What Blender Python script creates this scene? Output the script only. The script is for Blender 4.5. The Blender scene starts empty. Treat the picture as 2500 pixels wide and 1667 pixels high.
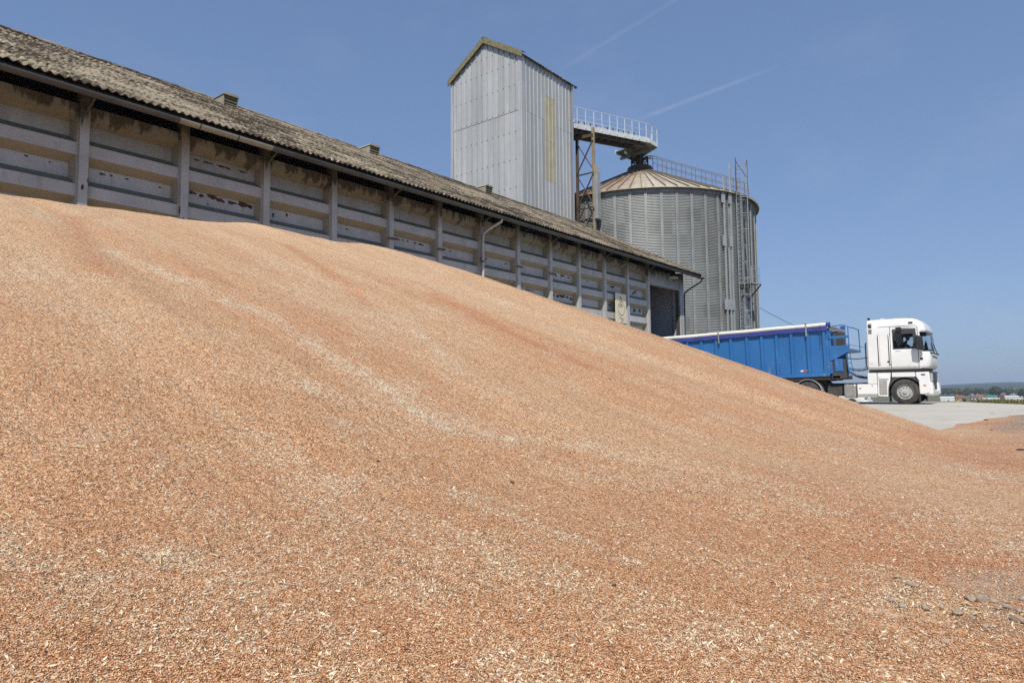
import bpy, bmesh, math, random
import numpy as np
from mathutils import Vector, Matrix
random.seed(7); rng = np.random.default_rng(11)
R = math.radians; PI = math.pi
S = bpy.context.scene
COL = S.collection

# ------------------------------------------------------------------ camera
cd = bpy.data.cameras.new('camera'); cam = bpy.data.objects.new('camera', cd); COL.objects.link(cam)
cd.sensor_width = 36.0; cd.lens = 23.6; cd.clip_start = 0.05; cd.clip_end = 20000
yaw, pit, rol = R(38.9), R(4.15), R(-0.54)
F = Vector((math.cos(yaw)*math.cos(pit), math.sin(yaw)*math.cos(pit), math.sin(pit)))
Rt = Vector((math.sin(yaw), -math.cos(yaw), 0)); Up = Rt.cross(F)
R2 = Rt*math.cos(rol) + Up*math.sin(rol); U2 = Up*math.cos(rol) - Rt*math.sin(rol)
cam.matrix_world = Matrix(((R2.x, U2.x, -F.x, 0), (R2.y, U2.y, -F.y, 0), (R2.z, U2.z, -F.z, 0.8), (0, 0, 0, 1)))
S.camera = cam

# ------------------------------------------------------------------ world, sun, exposure
SUN_EL = R(52.0); SUN_V = Vector((-0.866*math.cos(SUN_EL), -0.5*math.cos(SUN_EL), math.sin(SUN_EL)))
wd = bpy.data.worlds.new('World'); S.world = wd; wd.use_nodes = True
nt = wd.node_tree; nt.nodes.clear()
def wn(t, **k):
    n = nt.nodes.new(t)
    for a, v in k.items(): setattr(n, a, v)
    return n
sky = wn('ShaderNodeTexSky', sky_type='NISHITA', sun_disc=False, sun_elevation=SUN_EL,
         sun_rotation=math.atan2(SUN_V.x, SUN_V.y), altitude=200.0, air_density=1.0, dust_density=0.9, ozone_density=1.3)
tc = wn('ShaderNodeTexCoord')
hs = wn('ShaderNodeHueSaturation'); hs.inputs['Saturation'].default_value = 0.98
gm_ = wn('ShaderNodeGamma'); gm_.inputs[1].default_value = 0.50; nt.links.new(sky.outputs[0], gm_.inputs[0])     # softer zenith-to-horizon range, as a hazy summer sky has
tn_ = wn('ShaderNodeMix', data_type='RGBA', blend_type='MULTIPLY'); tn_.inputs[0].default_value = 1.0; tn_.inputs[7].default_value = (1.40, 1.84, 2.62, 1); nt.links.new(gm_.outputs[0], tn_.inputs[6])
nt.links.new(tn_.outputs[2], hs.inputs['Color'])
def wmath(op, a, b=None, c=None, clamp=False):
    n = wn('ShaderNodeMath', operation=op); n.use_clamp = clamp
    for i, v in enumerate((a, b, c)):
        if v is None: continue
        if isinstance(v, (int, float)): n.inputs[i].default_value = v
        else: nt.links.new(v, n.inputs[i])
    return n.outputs[0]
def wdot(vec):
    n = wn('ShaderNodeVectorMath', operation='DOT_PRODUCT'); nt.links.new(tc.outputs['Generated'], n.inputs[0]); n.inputs[1].default_value = vec
    return n.outputs['Value']
wnoise = wn('ShaderNodeTexNoise'); wnoise.inputs['Scale'].default_value = 22; wnoise.inputs['Detail'].default_value = 5
nt.links.new(tc.outputs['Generated'], wnoise.inputs['Vector'])
masks = []
# two vapour trails, each a thin great-circle arc that widens and fades to one end
for n, u, t0, t1, amp, w in (((0.4454, -0.0735, -0.8923), (0.2834, -0.9338, 0.2184), -0.105, 0.102, 0.16, 0.0040),
                             ((0.5822, -0.1608, -0.797), (0.2715, -0.8855, 0.3771), -0.095, 0.16, 0.085, 0.0040)):
    d = wmath('ABSOLUTE', wdot(n)); t = wdot(u)
    d = wmath('ADD', d, wmath('MULTIPLY', wmath('SUBTRACT', wnoise.outputs[0], 0.5), 0.0035))
    m = wmath('SUBTRACT', 1.0, wmath('DIVIDE', d, w), clamp=True)
    e = wmath('MULTIPLY', wmath('MULTIPLY', wmath('SUBTRACT', t, t0), 25, clamp=True), wmath('MULTIPLY', wmath('SUBTRACT', t1, t), 18, clamp=True))
    front = wmath('GREATER_THAN', wdot(tuple(F)), 0.2)
    masks.append(wmath('MULTIPLY', wmath('MULTIPLY', m, e), wmath('MULTIPLY', front, amp)))
cir = wn('ShaderNodeTexNoise'); cir.inputs['Scale'].default_value = 2.2; cir.inputs['Detail'].default_value = 7; cir.inputs['Roughness'].default_value = 0.62
mp = wn('ShaderNodeMapping'); mp.inputs['Scale'].default_value = (1.0, 2.4, 4.0); nt.links.new(tc.outputs['Generated'], mp.inputs[0]); nt.links.new(mp.outputs[0], cir.inputs['Vector'])
cm = wmath('MULTIPLY', wmath('SUBTRACT', cir.outputs[0], 0.52, clamp=True), 0.35)
tot = wmath('ADD', wmath('ADD', masks[0], masks[1]), cm, clamp=True)
mx = wn('ShaderNodeMix', data_type='RGBA'); nt.links.new(tot, mx.inputs[0]); nt.links.new(hs.outputs[0], mx.inputs[6]); mx.inputs[7].default_value = (5.5, 6.3, 7.6, 1)
bg = wn('ShaderNodeBackground'); bg.inputs[1].default_value = 0.10; nt.links.new(mx.outputs[2], bg.inputs[0])
nt.links.new(bg.outputs[0], wn('ShaderNodeOutputWorld').inputs[0])

sl = bpy.data.lights.new('sun', 'SUN'); sl.energy = 4.8; sl.angle = R(0.53); sl.color = (1.0, 0.94, 0.84)
so = bpy.data.objects.new('sun', sl); COL.objects.link(so); so.location = (-20, -12, 40)
so.rotation_euler = (-SUN_V).to_track_quat('-Z', 'Y').to_euler()
S.view_settings.view_transform = 'Standard'; S.view_settings.look = 'None'; S.view_settings.exposure = 0.0; S.view_settings.gamma = 1.0
S.view_settings.use_curve_mapping = False
S.render.engine = 'CYCLES'; S.cycles.max_bounces = 6; S.cycles.diffuse_bounces = 3; S.cycles.glossy_bounces = 3; S.cycles.transmission_bounces = 5
S.cycles.caustics_reflective = False; S.cycles.caustics_refractive = False; S.cycles.use_denoising = False; S.cycles.sample_clamp_indirect = 5.0

# ------------------------------------------------------------------ helpers: materials
class NT:
    def __init__(s, name):
        s.m = bpy.data.materials.new(name); s.m.use_nodes = True; s.t = s.m.node_tree
        s.b = s.t.nodes['Principled BSDF']; s.geo = None
    def n(s, t, **k):
        x = s.t.nodes.new(t)
        for a, v in k.items(): setattr(x, a, v)
        return x
    def L(s, a, b): s.t.links.new(a, b)
    def pos(s, scale=(1, 1, 1)):
        if s.geo is None: s.geo = s.n('ShaderNodeNewGeometry')
        if tuple(scale) == (1, 1, 1): return s.geo.outputs['Position']
        m = s.n('ShaderNodeVectorMath', operation='MULTIPLY'); s.L(s.geo.outputs['Position'], m.inputs[0]); m.inputs[1].default_value = scale
        return m.outputs[0]
    def noise(s, scale, detail=4, rough=0.55, stretch=(1, 1, 1), vec=None):
        x = s.n('ShaderNodeTexNoise'); x.inputs['Scale'].default_value = scale; x.inputs['Detail'].default_value = detail; x.inputs['Roughness'].default_value = rough
        s.L(vec if vec is not None else s.pos(stretch), x.inputs['Vector']); return x.outputs[0]
    def vor(s, scale, stretch=(1, 1, 1)):
        x = s.n('ShaderNodeTexVoronoi'); x.inputs['Scale'].default_value = scale; s.L(s.pos(stretch), x.inputs['Vector']); return x
    def math(s, op, a, b=0.0, c=0.0, clamp=False):
        x = s.n('ShaderNodeMath', operation=op); x.use_clamp = clamp
        for i, v in enumerate((a, b, c)):
            if isinstance(v, (int, float)): x.inputs[i].default_value = v
            else: s.L(v, x.inputs[i])
        return x.outputs[0]
    def ramp(s, f, stops):
        x = s.n('ShaderNodeValToRGB'); e = x.color_ramp.elements
        while len(e) < len(stops): e.new(0.5)
        for i, (p, c) in enumerate(stops):
            e[i].position = p; e[i].color = (*c, 1) if len(c) == 3 else c
        s.L(f, x.inputs[0]); return x.outputs[0]
    def rng(s, f, a, b, c=0.0, d=1.0):
        x = s.n('ShaderNodeMapRange'); x.clamp = True; s.L(f, x.inputs[0])
        for i, v in enumerate((a, b, c, d)): x.inputs[i+1].default_value = v
        return x.outputs[0]
    def mix(s, f, a, b, mode='MIX'):
        x = s.n('ShaderNodeMix', data_type='RGBA', blend_type=mode)
        for i, v in ((0, f), (6, a), (7, b)):
            if isinstance(v, (int, float)): x.inputs[i].default_value = v
            elif isinstance(v, tuple): x.inputs[i].default_value = (*v, 1)
            else: s.L(v, x.inputs[i])
        return x.outputs[2]
    def attr(s, name):
        x = s.n('ShaderNodeAttribute'); x.attribute_name = name; return x.outputs['Fac']
    def sep(s):
        x = s.n('ShaderNodeSeparateXYZ'); s.L(s.pos(), x.inputs[0]); return x.outputs
    def bump(s, h, dist, strength=1.0):
        x = s.n('ShaderNodeBump'); x.inputs['Distance'].default_value = dist; x.inputs['Strength'].default_value = strength
        s.L(h, x.inputs['Height']); s.L(x.outputs[0], s.b.inputs['Normal']); return x
    def set(s, col=None, rough=None, metal=0.0, spec=None):
        for k, v in (('Base Color', col), ('Roughness', rough), ('Metallic', metal), ('Specular IOR Level', spec)):
            if v is None: continue
            i = s.b.inputs[k]
            if isinstance(v, tuple): i.default_value = (*v, 1)
            elif isinstance(v, (int, float)): i.default_value = v
            else: s.L(v, i)
        return s.m
def M(name, c1, c2=None, scale=2.0, rough=0.6, metal=0.0, bump=0.0, bscale=40.0, spec=0.4, stretch=(1, 1, 1), dirt=None):
    t = NT(name)
    if c2 is None: c2 = tuple(x*0.82 for x in c1)
    f = t.noise(scale, 5, 0.6, stretch)
    c = t.mix(t.rng(f, 0.35, 0.65), c1, c2)
    if dirt: c = t.mix(t.rng(t.noise(dirt[1], 6, 0.65, dirt[2] if len(dirt) > 2 else (1, 1, 1)), dirt[3] if len(dirt) > 3 else 0.55, 0.72), c, dirt[0])
    if bump: t.bump(t.noise(bscale, 3), bump)
    return t.set(c, rough, metal, spec)
MT = {}

# ------------------------------------------------------------------ helpers: meshes
class MB:
    def __init__(s): s.v = []; s.f = []
    def add(s, vs, fs):
        o = len(s.v); s.v += [tuple(map(float, v)) for v in vs]; s.f += [tuple(i+o for i in f) for f in fs]; return s
    def box(s, x0, x1, y0, y1, z0, z1):
        return s.add([(x, y, z) for z in (z0, z1) for y in (y0, y1) for x in (x0, x1)],
                     [(0, 2, 3, 1), (4, 5, 7, 6), (0, 1, 5, 4), (2, 6, 7, 3), (0, 4, 6, 2), (1, 3, 7, 5)])
    def bar(s, p, q, w, h=None, up=(0, 0, 1)):
        h = w if h is None else h; p, q = Vector(p), Vector(q); d = (q-p).normalized(); up = Vector(up)
        if abs(d.dot(up)) > 0.98: up = Vector((1, 0, 0)) if abs(d.x) < 0.9 else Vector((0, 1, 0))
        a = d.cross(up).normalized(); b = a.cross(d); a = a*w/2; b = b*h/2
        return s.add([p-a-b, p+a-b, p+a+b, p-a+b, q-a-b, q+a-b, q+a+b, q-a+b],
                     [(0, 3, 2, 1), (4, 5, 6, 7), (0, 1, 5, 4), (1, 2, 6, 5), (2, 3, 7, 6), (3, 0, 4, 7)])
    def tube(s, pts, r, n=8, closed=False):
        pts = [Vector(p) for p in pts]; rings = []; prev = None
        rr = r if isinstance(r, (list, tuple)) else [r]*len(pts)
        for i, p in enumerate(pts):
            if closed: d = (pts[(i+1) % len(pts)]-pts[i-1]).normalized()
            else: d = (pts[min(i+1, len(pts)-1)]-pts[max(i-1, 0)]).normalized()
            if prev is None:
                a = d.cross(Vector((0, 0, 1)));
                if a.length < 0.05: a = d.cross(Vector((1, 0, 0)))
            else: a = prev - d*prev.dot(d)
            a.normalize(); prev = a; b = d.cross(a)
            rings.append([p+(a*math.cos(2*PI*k/n)+b*math.sin(2*PI*k/n))*rr[i] for k in range(n)])
        vs = [v for rg in rings for v in rg]; m = len(pts); fs = []
        for i in range(m if closed else m-1):
            j = (i+1) % m
            for k in range(n): fs.append((i*n+k, i*n+(k+1) % n, j*n+(k+1) % n, j*n+k))
        if not closed: fs += [tuple(range(n-1, -1, -1)), tuple((m-1)*n+k for k in range(n))]
        return s.add(vs, fs)
    def lathe(s, prof, c=(0, 0, 0), n=24, axis='z', a0=0.0, a1=2*PI):
        full = abs(a1-a0-2*PI) < 1e-6; vs = []; cols = n if full else n+1
        for r, h in prof:
            for k in range(cols):
                a = a0+(a1-a0)*k/n; u, w = r*math.cos(a), r*math.sin(a)
                vs.append({'z': (c[0]+u, c[1]+w, c[2]+h), 'x': (c[0]+h, c[1]+u, c[2]+w), 'y': (c[0]+w, c[1]+h, c[2]+u)}[axis])
        fs = []
        for i in range(len(prof)-1):
            for k in range(n):
                k2 = (k+1) % cols; fs.append((i*cols+k, i*cols+k2, (i+1)*cols+k2, (i+1)*cols+k))
        return s.add(vs, fs)
    def prism(s, poly, a, b, axis='x'):
        n = len(poly)
        def P(u, v, w): return {'x': (w, u, v), 'y': (u, w, v), 'z': (u, v, w)}[axis]
        return s.add([P(u, v, a) for u, v in poly]+[P(u, v, b) for u, v in poly],
                     [tuple(range(n)), tuple(range(2*n-1, n-1, -1))]+[(i, i+n, (i+1) % n+n, (i+1) % n) for i in range(n)])
    def mesh(s, name, smooth=False):
        me = bpy.data.meshes.new(name); me.from_pydata(s.v, [], s.f); me.validate()
        bm = bmesh.new(); bm.from_mesh(me); bmesh.ops.recalc_face_normals(bm, faces=bm.faces[:]); bm.to_mesh(me); bm.free()
        if smooth: me.polygons.foreach_set('use_smooth', [True]*len(me.polygons))
        return me
    def build(s, name, mat, parent=None, smooth=False, bevel=0.0, off=None, flip=False):
        me = s.mesh(name, smooth); me.materials.append(MT[mat] if isinstance(mat, str) else mat)
        if off is not None: me.transform(Matrix.Translation(-Vector(off)))
        return put(name, me, parent, bevel=bevel, smooth=smooth)
def put(name, me, parent=None, loc=None, bevel=0.0, smooth=False):
    o = bpy.data.objects.new(name, me); COL.objects.link(o); o.parent = parent
    if loc is not None: o.location = loc
    if bevel:
        b = o.modifiers.new('bevel', 'BEVEL'); b.width = bevel; b.segments = 2; b.limit_method = 'ANGLE'; b.angle_limit = R(35)
    if smooth:
        me.set_sharp_from_angle(angle=R(38))
    return o
def tag(o, label=None, cat=None, group=None, kind=None):
    for k, v in (('label', label), ('category', cat), ('group', group), ('kind', kind)):
        if v: o[k] = v
    return o
def empty(name, loc, label, cat, group=None, rz=0.0):
    o = bpy.data.objects.new(name, None); COL.objects.link(o); o.location = loc; o.rotation_euler = (0, 0, rz); o.empty_display_size = 0.3
    return tag(o, label, cat, group)
def copy_tree(o, parent=None):
    c = o.copy(); COL.objects.link(c); c.parent = parent
    for ch in o.children: copy_tree(ch, c)
    return c
def npmesh(name, V, Fq, mat, smooth=False):
    me = bpy.data.meshes.new(name); V = np.ascontiguousarray(V, np.float32); Fq = np.ascontiguousarray(Fq, np.int32); k = Fq.shape[1]
    me.vertices.add(len(V)); me.vertices.foreach_set('co', V.ravel())
    me.loops.add(Fq.size); me.loops.foreach_set('vertex_index', Fq.ravel())
    me.polygons.add(len(Fq)); me.polygons.foreach_set('loop_start', np.arange(0, Fq.size, k, dtype=np.int32)); me.polygons.foreach_set('loop_total', np.full(len(Fq), k, np.int32))
    if smooth: me.polygons.foreach_set('use_smooth', np.ones(len(Fq), bool))
    me.update(calc_edges=True); me.materials.append(MT[mat]); return me
def vn(x, y, seed=0):
    xi = np.floor(x).astype(np.int64); yi = np.floor(y).astype(np.int64); fx = x-xi; fy = y-yi
    fx = fx*fx*(3-2*fx); fy = fy*fy*(3-2*fy)
    def h(a, b):
        n = (a*374761393 + b*668265263 + seed*1274126177) & 0x7fffffff; n = ((n ^ (n >> 13))*1103515245) & 0x7fffffff
        return ((n ^ (n >> 16)) & 0xffff)/65535.0
    return (h(xi, yi)*(1-fx)+h(xi+1, yi)*fx)*(1-fy)+(h(xi, yi+1)*(1-fx)+h(xi+1, yi+1)*fx)*fy
def fbm(x, y, seed=0, o=4):
    r = 0; a = 1; t = 0
    for i in range(o): r = r+a*vn(x*2**i, y*2**i, seed+i*17); t += a; a *= 0.5
    return r/t

# ------------------------------------------------------------------ materials
MT['galv'] = M('galvanised', (0.43, 0.45, 0.46), (0.34, 0.36, 0.37), 1.4, 0.42, 0.35, dirt=((0.34, 0.30, 0.26), 1.1, (3, 3, 0.25), 0.62))
MT['galv_dark'] = M('galvanised_weathered', (0.33, 0.35, 0.35), (0.24, 0.25, 0.25), 2.0, 0.5, 0.3)
MT['white_steel'] = M('pale_painted_steel', (0.66, 0.70, 0.71), (0.55, 0.58, 0.58), 3, 0.45)
MT['rust_steel'] = M('rusty_brown_steel', (0.075, 0.06, 0.045), (0.13, 0.085, 0.05), 1.3, 0.75, dirt=((0.26, 0.14, 0.065), 0.9, (1, 1, .4), 0.6))
MT['khaki_steel'] = M('khaki_painted_steel', (0.34, 0.30, 0.20), (0.26, 0.22, 0.14), 0.9, 0.6, dirt=((0.26, 0.13, 0.06), 1.5, (1, 1, .3), 0.6))
MT['dark_steel'] = M('dark_steel', (0.05, 0.05, 0.048), (0.08, 0.065, 0.05), 3, 0.65)
MT['black'] = M('black_plastic', (0.018, 0.018, 0.02), (0.026, 0.026, 0.028), 3, 0.5)
MT['charcoal'] = M('charcoal_plastic', (0.045, 0.047, 0.052), (0.06, 0.06, 0.065), 3, 0.55)
MT['rubber'] = M('tyre_rubber', (0.035, 0.034, 0.033), (0.075, 0.07, 0.062), 6, 0.85)
MT['alu'] = M('brushed_aluminium', (0.40, 0.39, 0.37), (0.31, 0.30, 0.28), 5, 0.42, 0.5)
MT['rim'] = M('wheel_rim_grey', (0.50, 0.50, 0.49), (0.38, 0.37, 0.35), 8, 0.5)
MT['truck_white'] = M('truck_white_paint', (0.80, 0.80, 0.79), (0.74, 0.74, 0.72), 1.2, 0.22, spec=0.5, dirt=((0.60, 0.58, 0.54), 2.0, (1, 1, 1), 0.66))
MT['truck_grey'] = M('truck_grey_trim', (0.36, 0.36, 0.35), None, 3, 0.5)
MT['trailer_blue'] = M('trailer_blue_paint', (0.031, 0.148, 0.385), (0.026, 0.125, 0.335), 0.8, 0.30, spec=0.5, dirt=((0.13, 0.22, 0.34), 2.2, (1, 1.5, .35), 0.58))
MT['tarp_blue'] = M('tarpaulin_violet_blue', (0.045, 0.06, 0.26), (0.035, 0.048, 0.21), 2, 0.45)
MT['tarp_white'] = M('tarpaulin_white', (0.78, 0.78, 0.74), (0.68, 0.67, 0.62), 3, 0.5)
MT['red'] = M('red_reflector', (0.50, 0.05, 0.03), None, 3, 0.3)
MT['orange'] = M('amber_marker', (0.55, 0.13, 0.05), None, 3, 0.3)
MT['lamp_glass'] = M('lamp_glass', (0.75, 0.77, 0.8), None, 3, 0.08, 0.6)
MT['lens'] = M('flood_lens', (0.78, 0.76, 0.66), None, 3, 0.25)
MT['seat_blue'] = M('blue_seat_cloth', (0.05, 0.12, 0.32), None, 6, 0.9)
MT['interior'] = M('cab_interior', (0.06, 0.06, 0.062), None, 4, 0.8)
MT['jacket'] = M('dark_jacket', (0.022, 0.022, 0.025), None, 8, 0.9)
MT['skin'] = M('skin', (0.42, 0.24, 0.17), (0.36, 0.20, 0.14), 12, 0.6)
MT['hair'] = M('dark_hair', (0.02, 0.015, 0.012), None, 20, 0.8)
t = NT('tinted_glass')
t.b.inputs['Base Color'].default_value = (0.62, 0.72, 0.74, 1); t.b.inputs['Roughness'].default_value = 0.02; t.b.inputs['Transmission Weight'].default_value = 1.0; t.b.inputs['IOR'].default_value = 1.05; t.b.inputs['Specular IOR Level'].default_value = 0.6
t.b.inputs['Coat Weight'].default_value = 0.35; t.b.inputs['Coat Roughness'].default_value = 0.02
MT['glass'] = t.m
MT['seam'] = M('shade_dark_roof_seam', (0.14, 0.12, 0.10), (0.22, 0.19, 0.15), 1.5, 0.7)  # shadow along each seam put into a darker steel colour
MT['rib'] = M('silo_stiffener_steel', (0.36, 0.375, 0.375), (0.28, 0.29, 0.285), 1.2, 0.5, 0.3, dirt=((0.20, 0.15, 0.11), 1.4, (1, 1, .12), 0.6))
MT['vent'] = M('weathered_vent', (0.36, 0.34, 0.26), (0.25, 0.235, 0.17), 6, 0.8)
MT['rail_brown'] = M('rusted_rail', (0.13, 0.11, 0.10), (0.20, 0.16, 0.13), 4, 0.7)
MT['sign'] = M('cream_board', (0.72, 0.65, 0.47), (0.66, 0.59, 0.42), 4, 0.5)
MT['sign_ink'] = M('faded_sign_ink', (0.20, 0.19, 0.16), (0.33, 0.31, 0.25), 8, 0.7)
MT['spall_dark'] = M('spalled_dark_concrete', (0.035, 0.028, 0.022), (0.07, 0.05, 0.035), 12, 0.95, bump=0.01)
MT['spall_red'] = M('spalled_rusty_concrete', (0.10, 0.042, 0.028), (0.055, 0.03, 0.022), 9, 0.95, bump=0.012)
MT['flood'] = M('lamp_housing', (0.4, 0.4, 0.38), None, 3, 0.5)
MT['cream_gutter'] = M('cream_gutter', (0.30, 0.28, 0.23), (0.25, 0.23, 0.185), 2, 0.6)
MT['zinc'] = M('weathered_zinc', (0.085, 0.085, 0.08), (0.06, 0.06, 0.056), 1.1, 0.6, 0.0, dirt=((0.045, 0.04, 0.032), 2, (1, 1, 1), 0.55))
MT['pipe_grey'] = M('grey_downpipe', (0.48, 0.49, 0.48), (0.40, 0.41, 0.40), 2, 0.5, dirt=((0.30, 0.27, 0.22), 2.5, (1, 1, .5), 0.6))
MT['timber'] = M('dark_eaves_timber', (0.035, 0.03, 0.025), (0.02, 0.018, 0.015), 3, 0.9)
MT['inner'] = M('near_black_interior', (0.022, 0.021, 0.019), (0.015, 0.014, 0.013), 0.6, 0.95)
MT['translucent'] = M('yellowed_skylight_sheet', (0.46, 0.43, 0.32), (0.38, 0.35, 0.25), 1.5, 0.4, dirt=((0.30, 0.25, 0.15), 0.9, (1, 1, .3), 0.58))
MT['stone'] = M('pebble', (0.40, 0.32, 0.245), (0.27, 0.205, 0.15), 60, 0.85, bump=0.004)
MT['straw'] = M('straw', (0.62, 0.52, 0.28), (0.50, 0.40, 0.20), 20, 0.7)
MT['bark'] = M('bark', (0.10, 0.075, 0.05), None, 6, 0.9)
MT['wood_pole'] = M('weathered_pole', (0.14, 0.10, 0.075), None, 6, 0.9)
MT['cable'] = M('black_cable', (0.02, 0.02, 0.02), None, 4, 0.6)
for k, c in (('house_cream', (0.62, 0.55, 0.42)), ('house_white', (0.74, 0.73, 0.70)), ('house_ochre', (0.52, 0.36, 0.14)), ('shed_white', (0.76, 0.78, 0.78)), ('shed_green', (0.05, 0.20, 0.13)),
             ('tile_red', (0.20, 0.07, 0.05)), ('tile_brown', (0.15, 0.085, 0.065)), ('tile_orange', (0.25, 0.11, 0.065)), ('pane_dark', (0.04, 0.045, 0.05)), ('door_brown', (0.14, 0.08, 0.05))):
    MT[k] = M(k, c, tuple(x*0.85 for x in c), 0.4, 0.7)

def barn_wall():                        # whitewashed precast concrete, grime and painted shade under the eaves, run marks
    t = NT('whitewashed_concrete'); x, y, z = t.sep()
    c = t.mix(t.rng(t.noise(1.3, 6, 0.65), 0.35, 0.7), (0.455, 0.465, 0.475), (0.36, 0.368, 0.372))
    ns = t.n('ShaderNodeSeparateXYZ'); t.L(t.geo.outputs['True Normal'], ns.inputs[0])       # flat faces pale grey, splays khaki, upward splays darkest
    sl_ = t.math('MAXIMUM', t.math('ABSOLUTE', ns.outputs[2]), t.math('ABSOLUTE', ns.outputs[0]))
    bare = t.mix(t.noise(2.5, 5, 0.6), (0.33, 0.305, 0.235), (0.23, 0.215, 0.165)); bare = t.mix(t.rng(ns.outputs[2], 0.3, 0.5), bare, (0.17, 0.165, 0.125))
    c = t.mix(t.math('MULTIPLY', t.rng(sl_, 0.3, 0.5), t.rng(sl_, 0.97, 0.93)), c, bare)
    c = t.mix(t.math('MULTIPLY', t.rng(t.noise(5, 6, 0.7, (1.2, 1, 0.18)), 0.55, 0.75), 0.55), c, (0.20, 0.20, 0.185))
    eave_shade_grime = t.math('MULTIPLY', t.rng(t.math('ADD', z, t.math('MULTIPLY', t.noise(1.7, 5, 0.7, (1, 1, 0.4)), 0.9)), 6.75, 7.35), 0.7)   # eave shade painted into the colour, with some grime, high on the wall
    c = t.mix(eave_shade_grime, c, (0.15, 0.135, 0.10))
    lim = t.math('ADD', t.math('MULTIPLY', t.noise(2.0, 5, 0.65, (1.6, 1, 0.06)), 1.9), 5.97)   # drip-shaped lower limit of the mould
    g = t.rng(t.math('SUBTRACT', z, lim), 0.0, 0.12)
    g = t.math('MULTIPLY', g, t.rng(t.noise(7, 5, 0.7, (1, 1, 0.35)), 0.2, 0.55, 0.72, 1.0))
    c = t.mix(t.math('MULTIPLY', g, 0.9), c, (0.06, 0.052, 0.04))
    c = t.mix(t.rng(t.noise(16, 4, 0.6), 0.70, 0.76), c, (0.10, 0.08, 0.06))
    t.bump(t.noise(35, 5, 0.7), 0.006); return t.set(c, 0.85, 0, 0.25)
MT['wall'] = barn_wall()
def roof_fc():                          # lichen-covered fibre cement
    t = NT('lichen_fibre_cement')
    c = t.mix(t.rng(t.noise(3.0, 6, 0.7, (1, 1, 1)), 0.3, 0.7), (0.335, 0.29, 0.225), (0.215, 0.185, 0.14))
    big = t.rng(t.noise(0.33, 3, 0.5), 0.38, 0.62)
    f = t.math('ADD', t.noise(1.9, 9, 0.74, (1.0, 1.7, 1.7)), t.math('MULTIPLY', big, 0.11))
    c = t.mix(t.math('MULTIPLY', t.rng(f, 0.515, 0.60), 0.93), c, (0.045, 0.035, 0.026))
    c = t.mix(t.rng(t.noise(7.5, 7, 0.75), 0.575, 0.65), c, (0.60, 0.56, 0.48))
    c = t.mix(t.math('MULTIPLY', t.rng(t.noise(4.3, 6, 0.7), 0.62, 0.7), 0.7), c, (0.36, 0.21, 0.10))
    oi = t.n('ShaderNodeObjectInfo'); c = t.mix(1.0, c, t.ramp(oi.outputs['Random'], [(0, (0.66, 0.64, 0.60)), (0.5, (0.98, 0.96, 0.93)), (1, (1.2, 1.18, 1.12))]), 'MULTIPLY')
    t.bump(t.noise(22, 6, 0.7), 0.02); return t.set(c, 0.95, 0, 0.15)
MT['roof'] = roof_fc()
def moss_roof():
    t = NT('mossy_verge'); c = t.mix(t.rng(t.noise(6, 7, 0.75), 0.4, 0.62), (0.235, 0.215, 0.125), (0.145, 0.13, 0.08))
    c = t.mix(t.rng(t.noise(11, 5), 0.6, 0.68), c, (0.38, 0.355, 0.25)); t.bump(t.noise(30, 5), 0.02); return t.set(c, 0.95, 0, 0.15)
MT['moss'] = moss_roof()
def tower_clad():
    t = NT('aluminium_cladding')
    c = t.mix(t.rng(t.noise(0.7, 5, 0.6, (2.5, 2.5, 0.35)), 0.3, 0.7), (0.53, 0.54, 0.54), (0.43, 0.44, 0.44))
    c = t.mix(t.math('MULTIPLY', t.rng(t.noise(2.2, 6, 0.7, (2, 2, 0.15)), 0.56, 0.72), 0.35), c, (0.38, 0.37, 0.34))
    oi = t.n('ShaderNodeObjectInfo'); c = t.mix(1.0, c, t.ramp(oi.outputs['Random'], [(0, (0.88, 0.88, 0.88)), (1, (1.06, 1.06, 1.06))]), 'MULTIPLY')
    return t.set(c, t.rng(t.noise(3, 4), 0.3, 0.7, 0.36, 0.55), 0.25, 0.5)
MT['clad'] = tower_clad()
def silo_wall():
    t = NT('silo_corrugated_steel'); x, y, z = t.sep()
    c = t.mix(t.rng(t.noise(0.5, 5, 0.6), 0.3, 0.7), (0.36, 0.375, 0.372), (0.295, 0.305, 0.30))
    st = t.rng(t.noise(2.6, 5, 0.7, (1, 1, 0.08)), 0.62, 0.72)
    c = t.mix(t.math('MULTIPLY', st, 0.55), c, (0.17, 0.135, 0.10))
    at_ = t.math('ARCTAN2', t.math('SUBTRACT', y, 24.68), t.math('SUBTRACT', x, 46.9))
    cv = t.n('ShaderNodeCombineXYZ'); t.L(t.math('FLOOR', t.math('MULTIPLY', at_, 26/math.pi)), cv.inputs[0]); t.L(t.math('FLOOR', t.math('MULTIPLY', z, 1.1)), cv.inputs[1])
    wnz = t.n('ShaderNodeTexWhiteNoise'); wnz.noise_dimensions = '3D'; t.L(cv.outputs[0], wnz.inputs['Vector'])      # rolled sheets differ a little in tone
    c = t.mix(1.0, c, t.ramp(wnz.outputs[0], [(0, (0.86, 0.86, 0.85)), (1, (1.08, 1.08, 1.07))]), 'MULTIPLY')
    return t.set(c, t.rng(wnz.outputs[0], 0, 1, 0.38, 0.55), 0.3, 0.5)
MT['silo'] = silo_wall()
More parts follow.
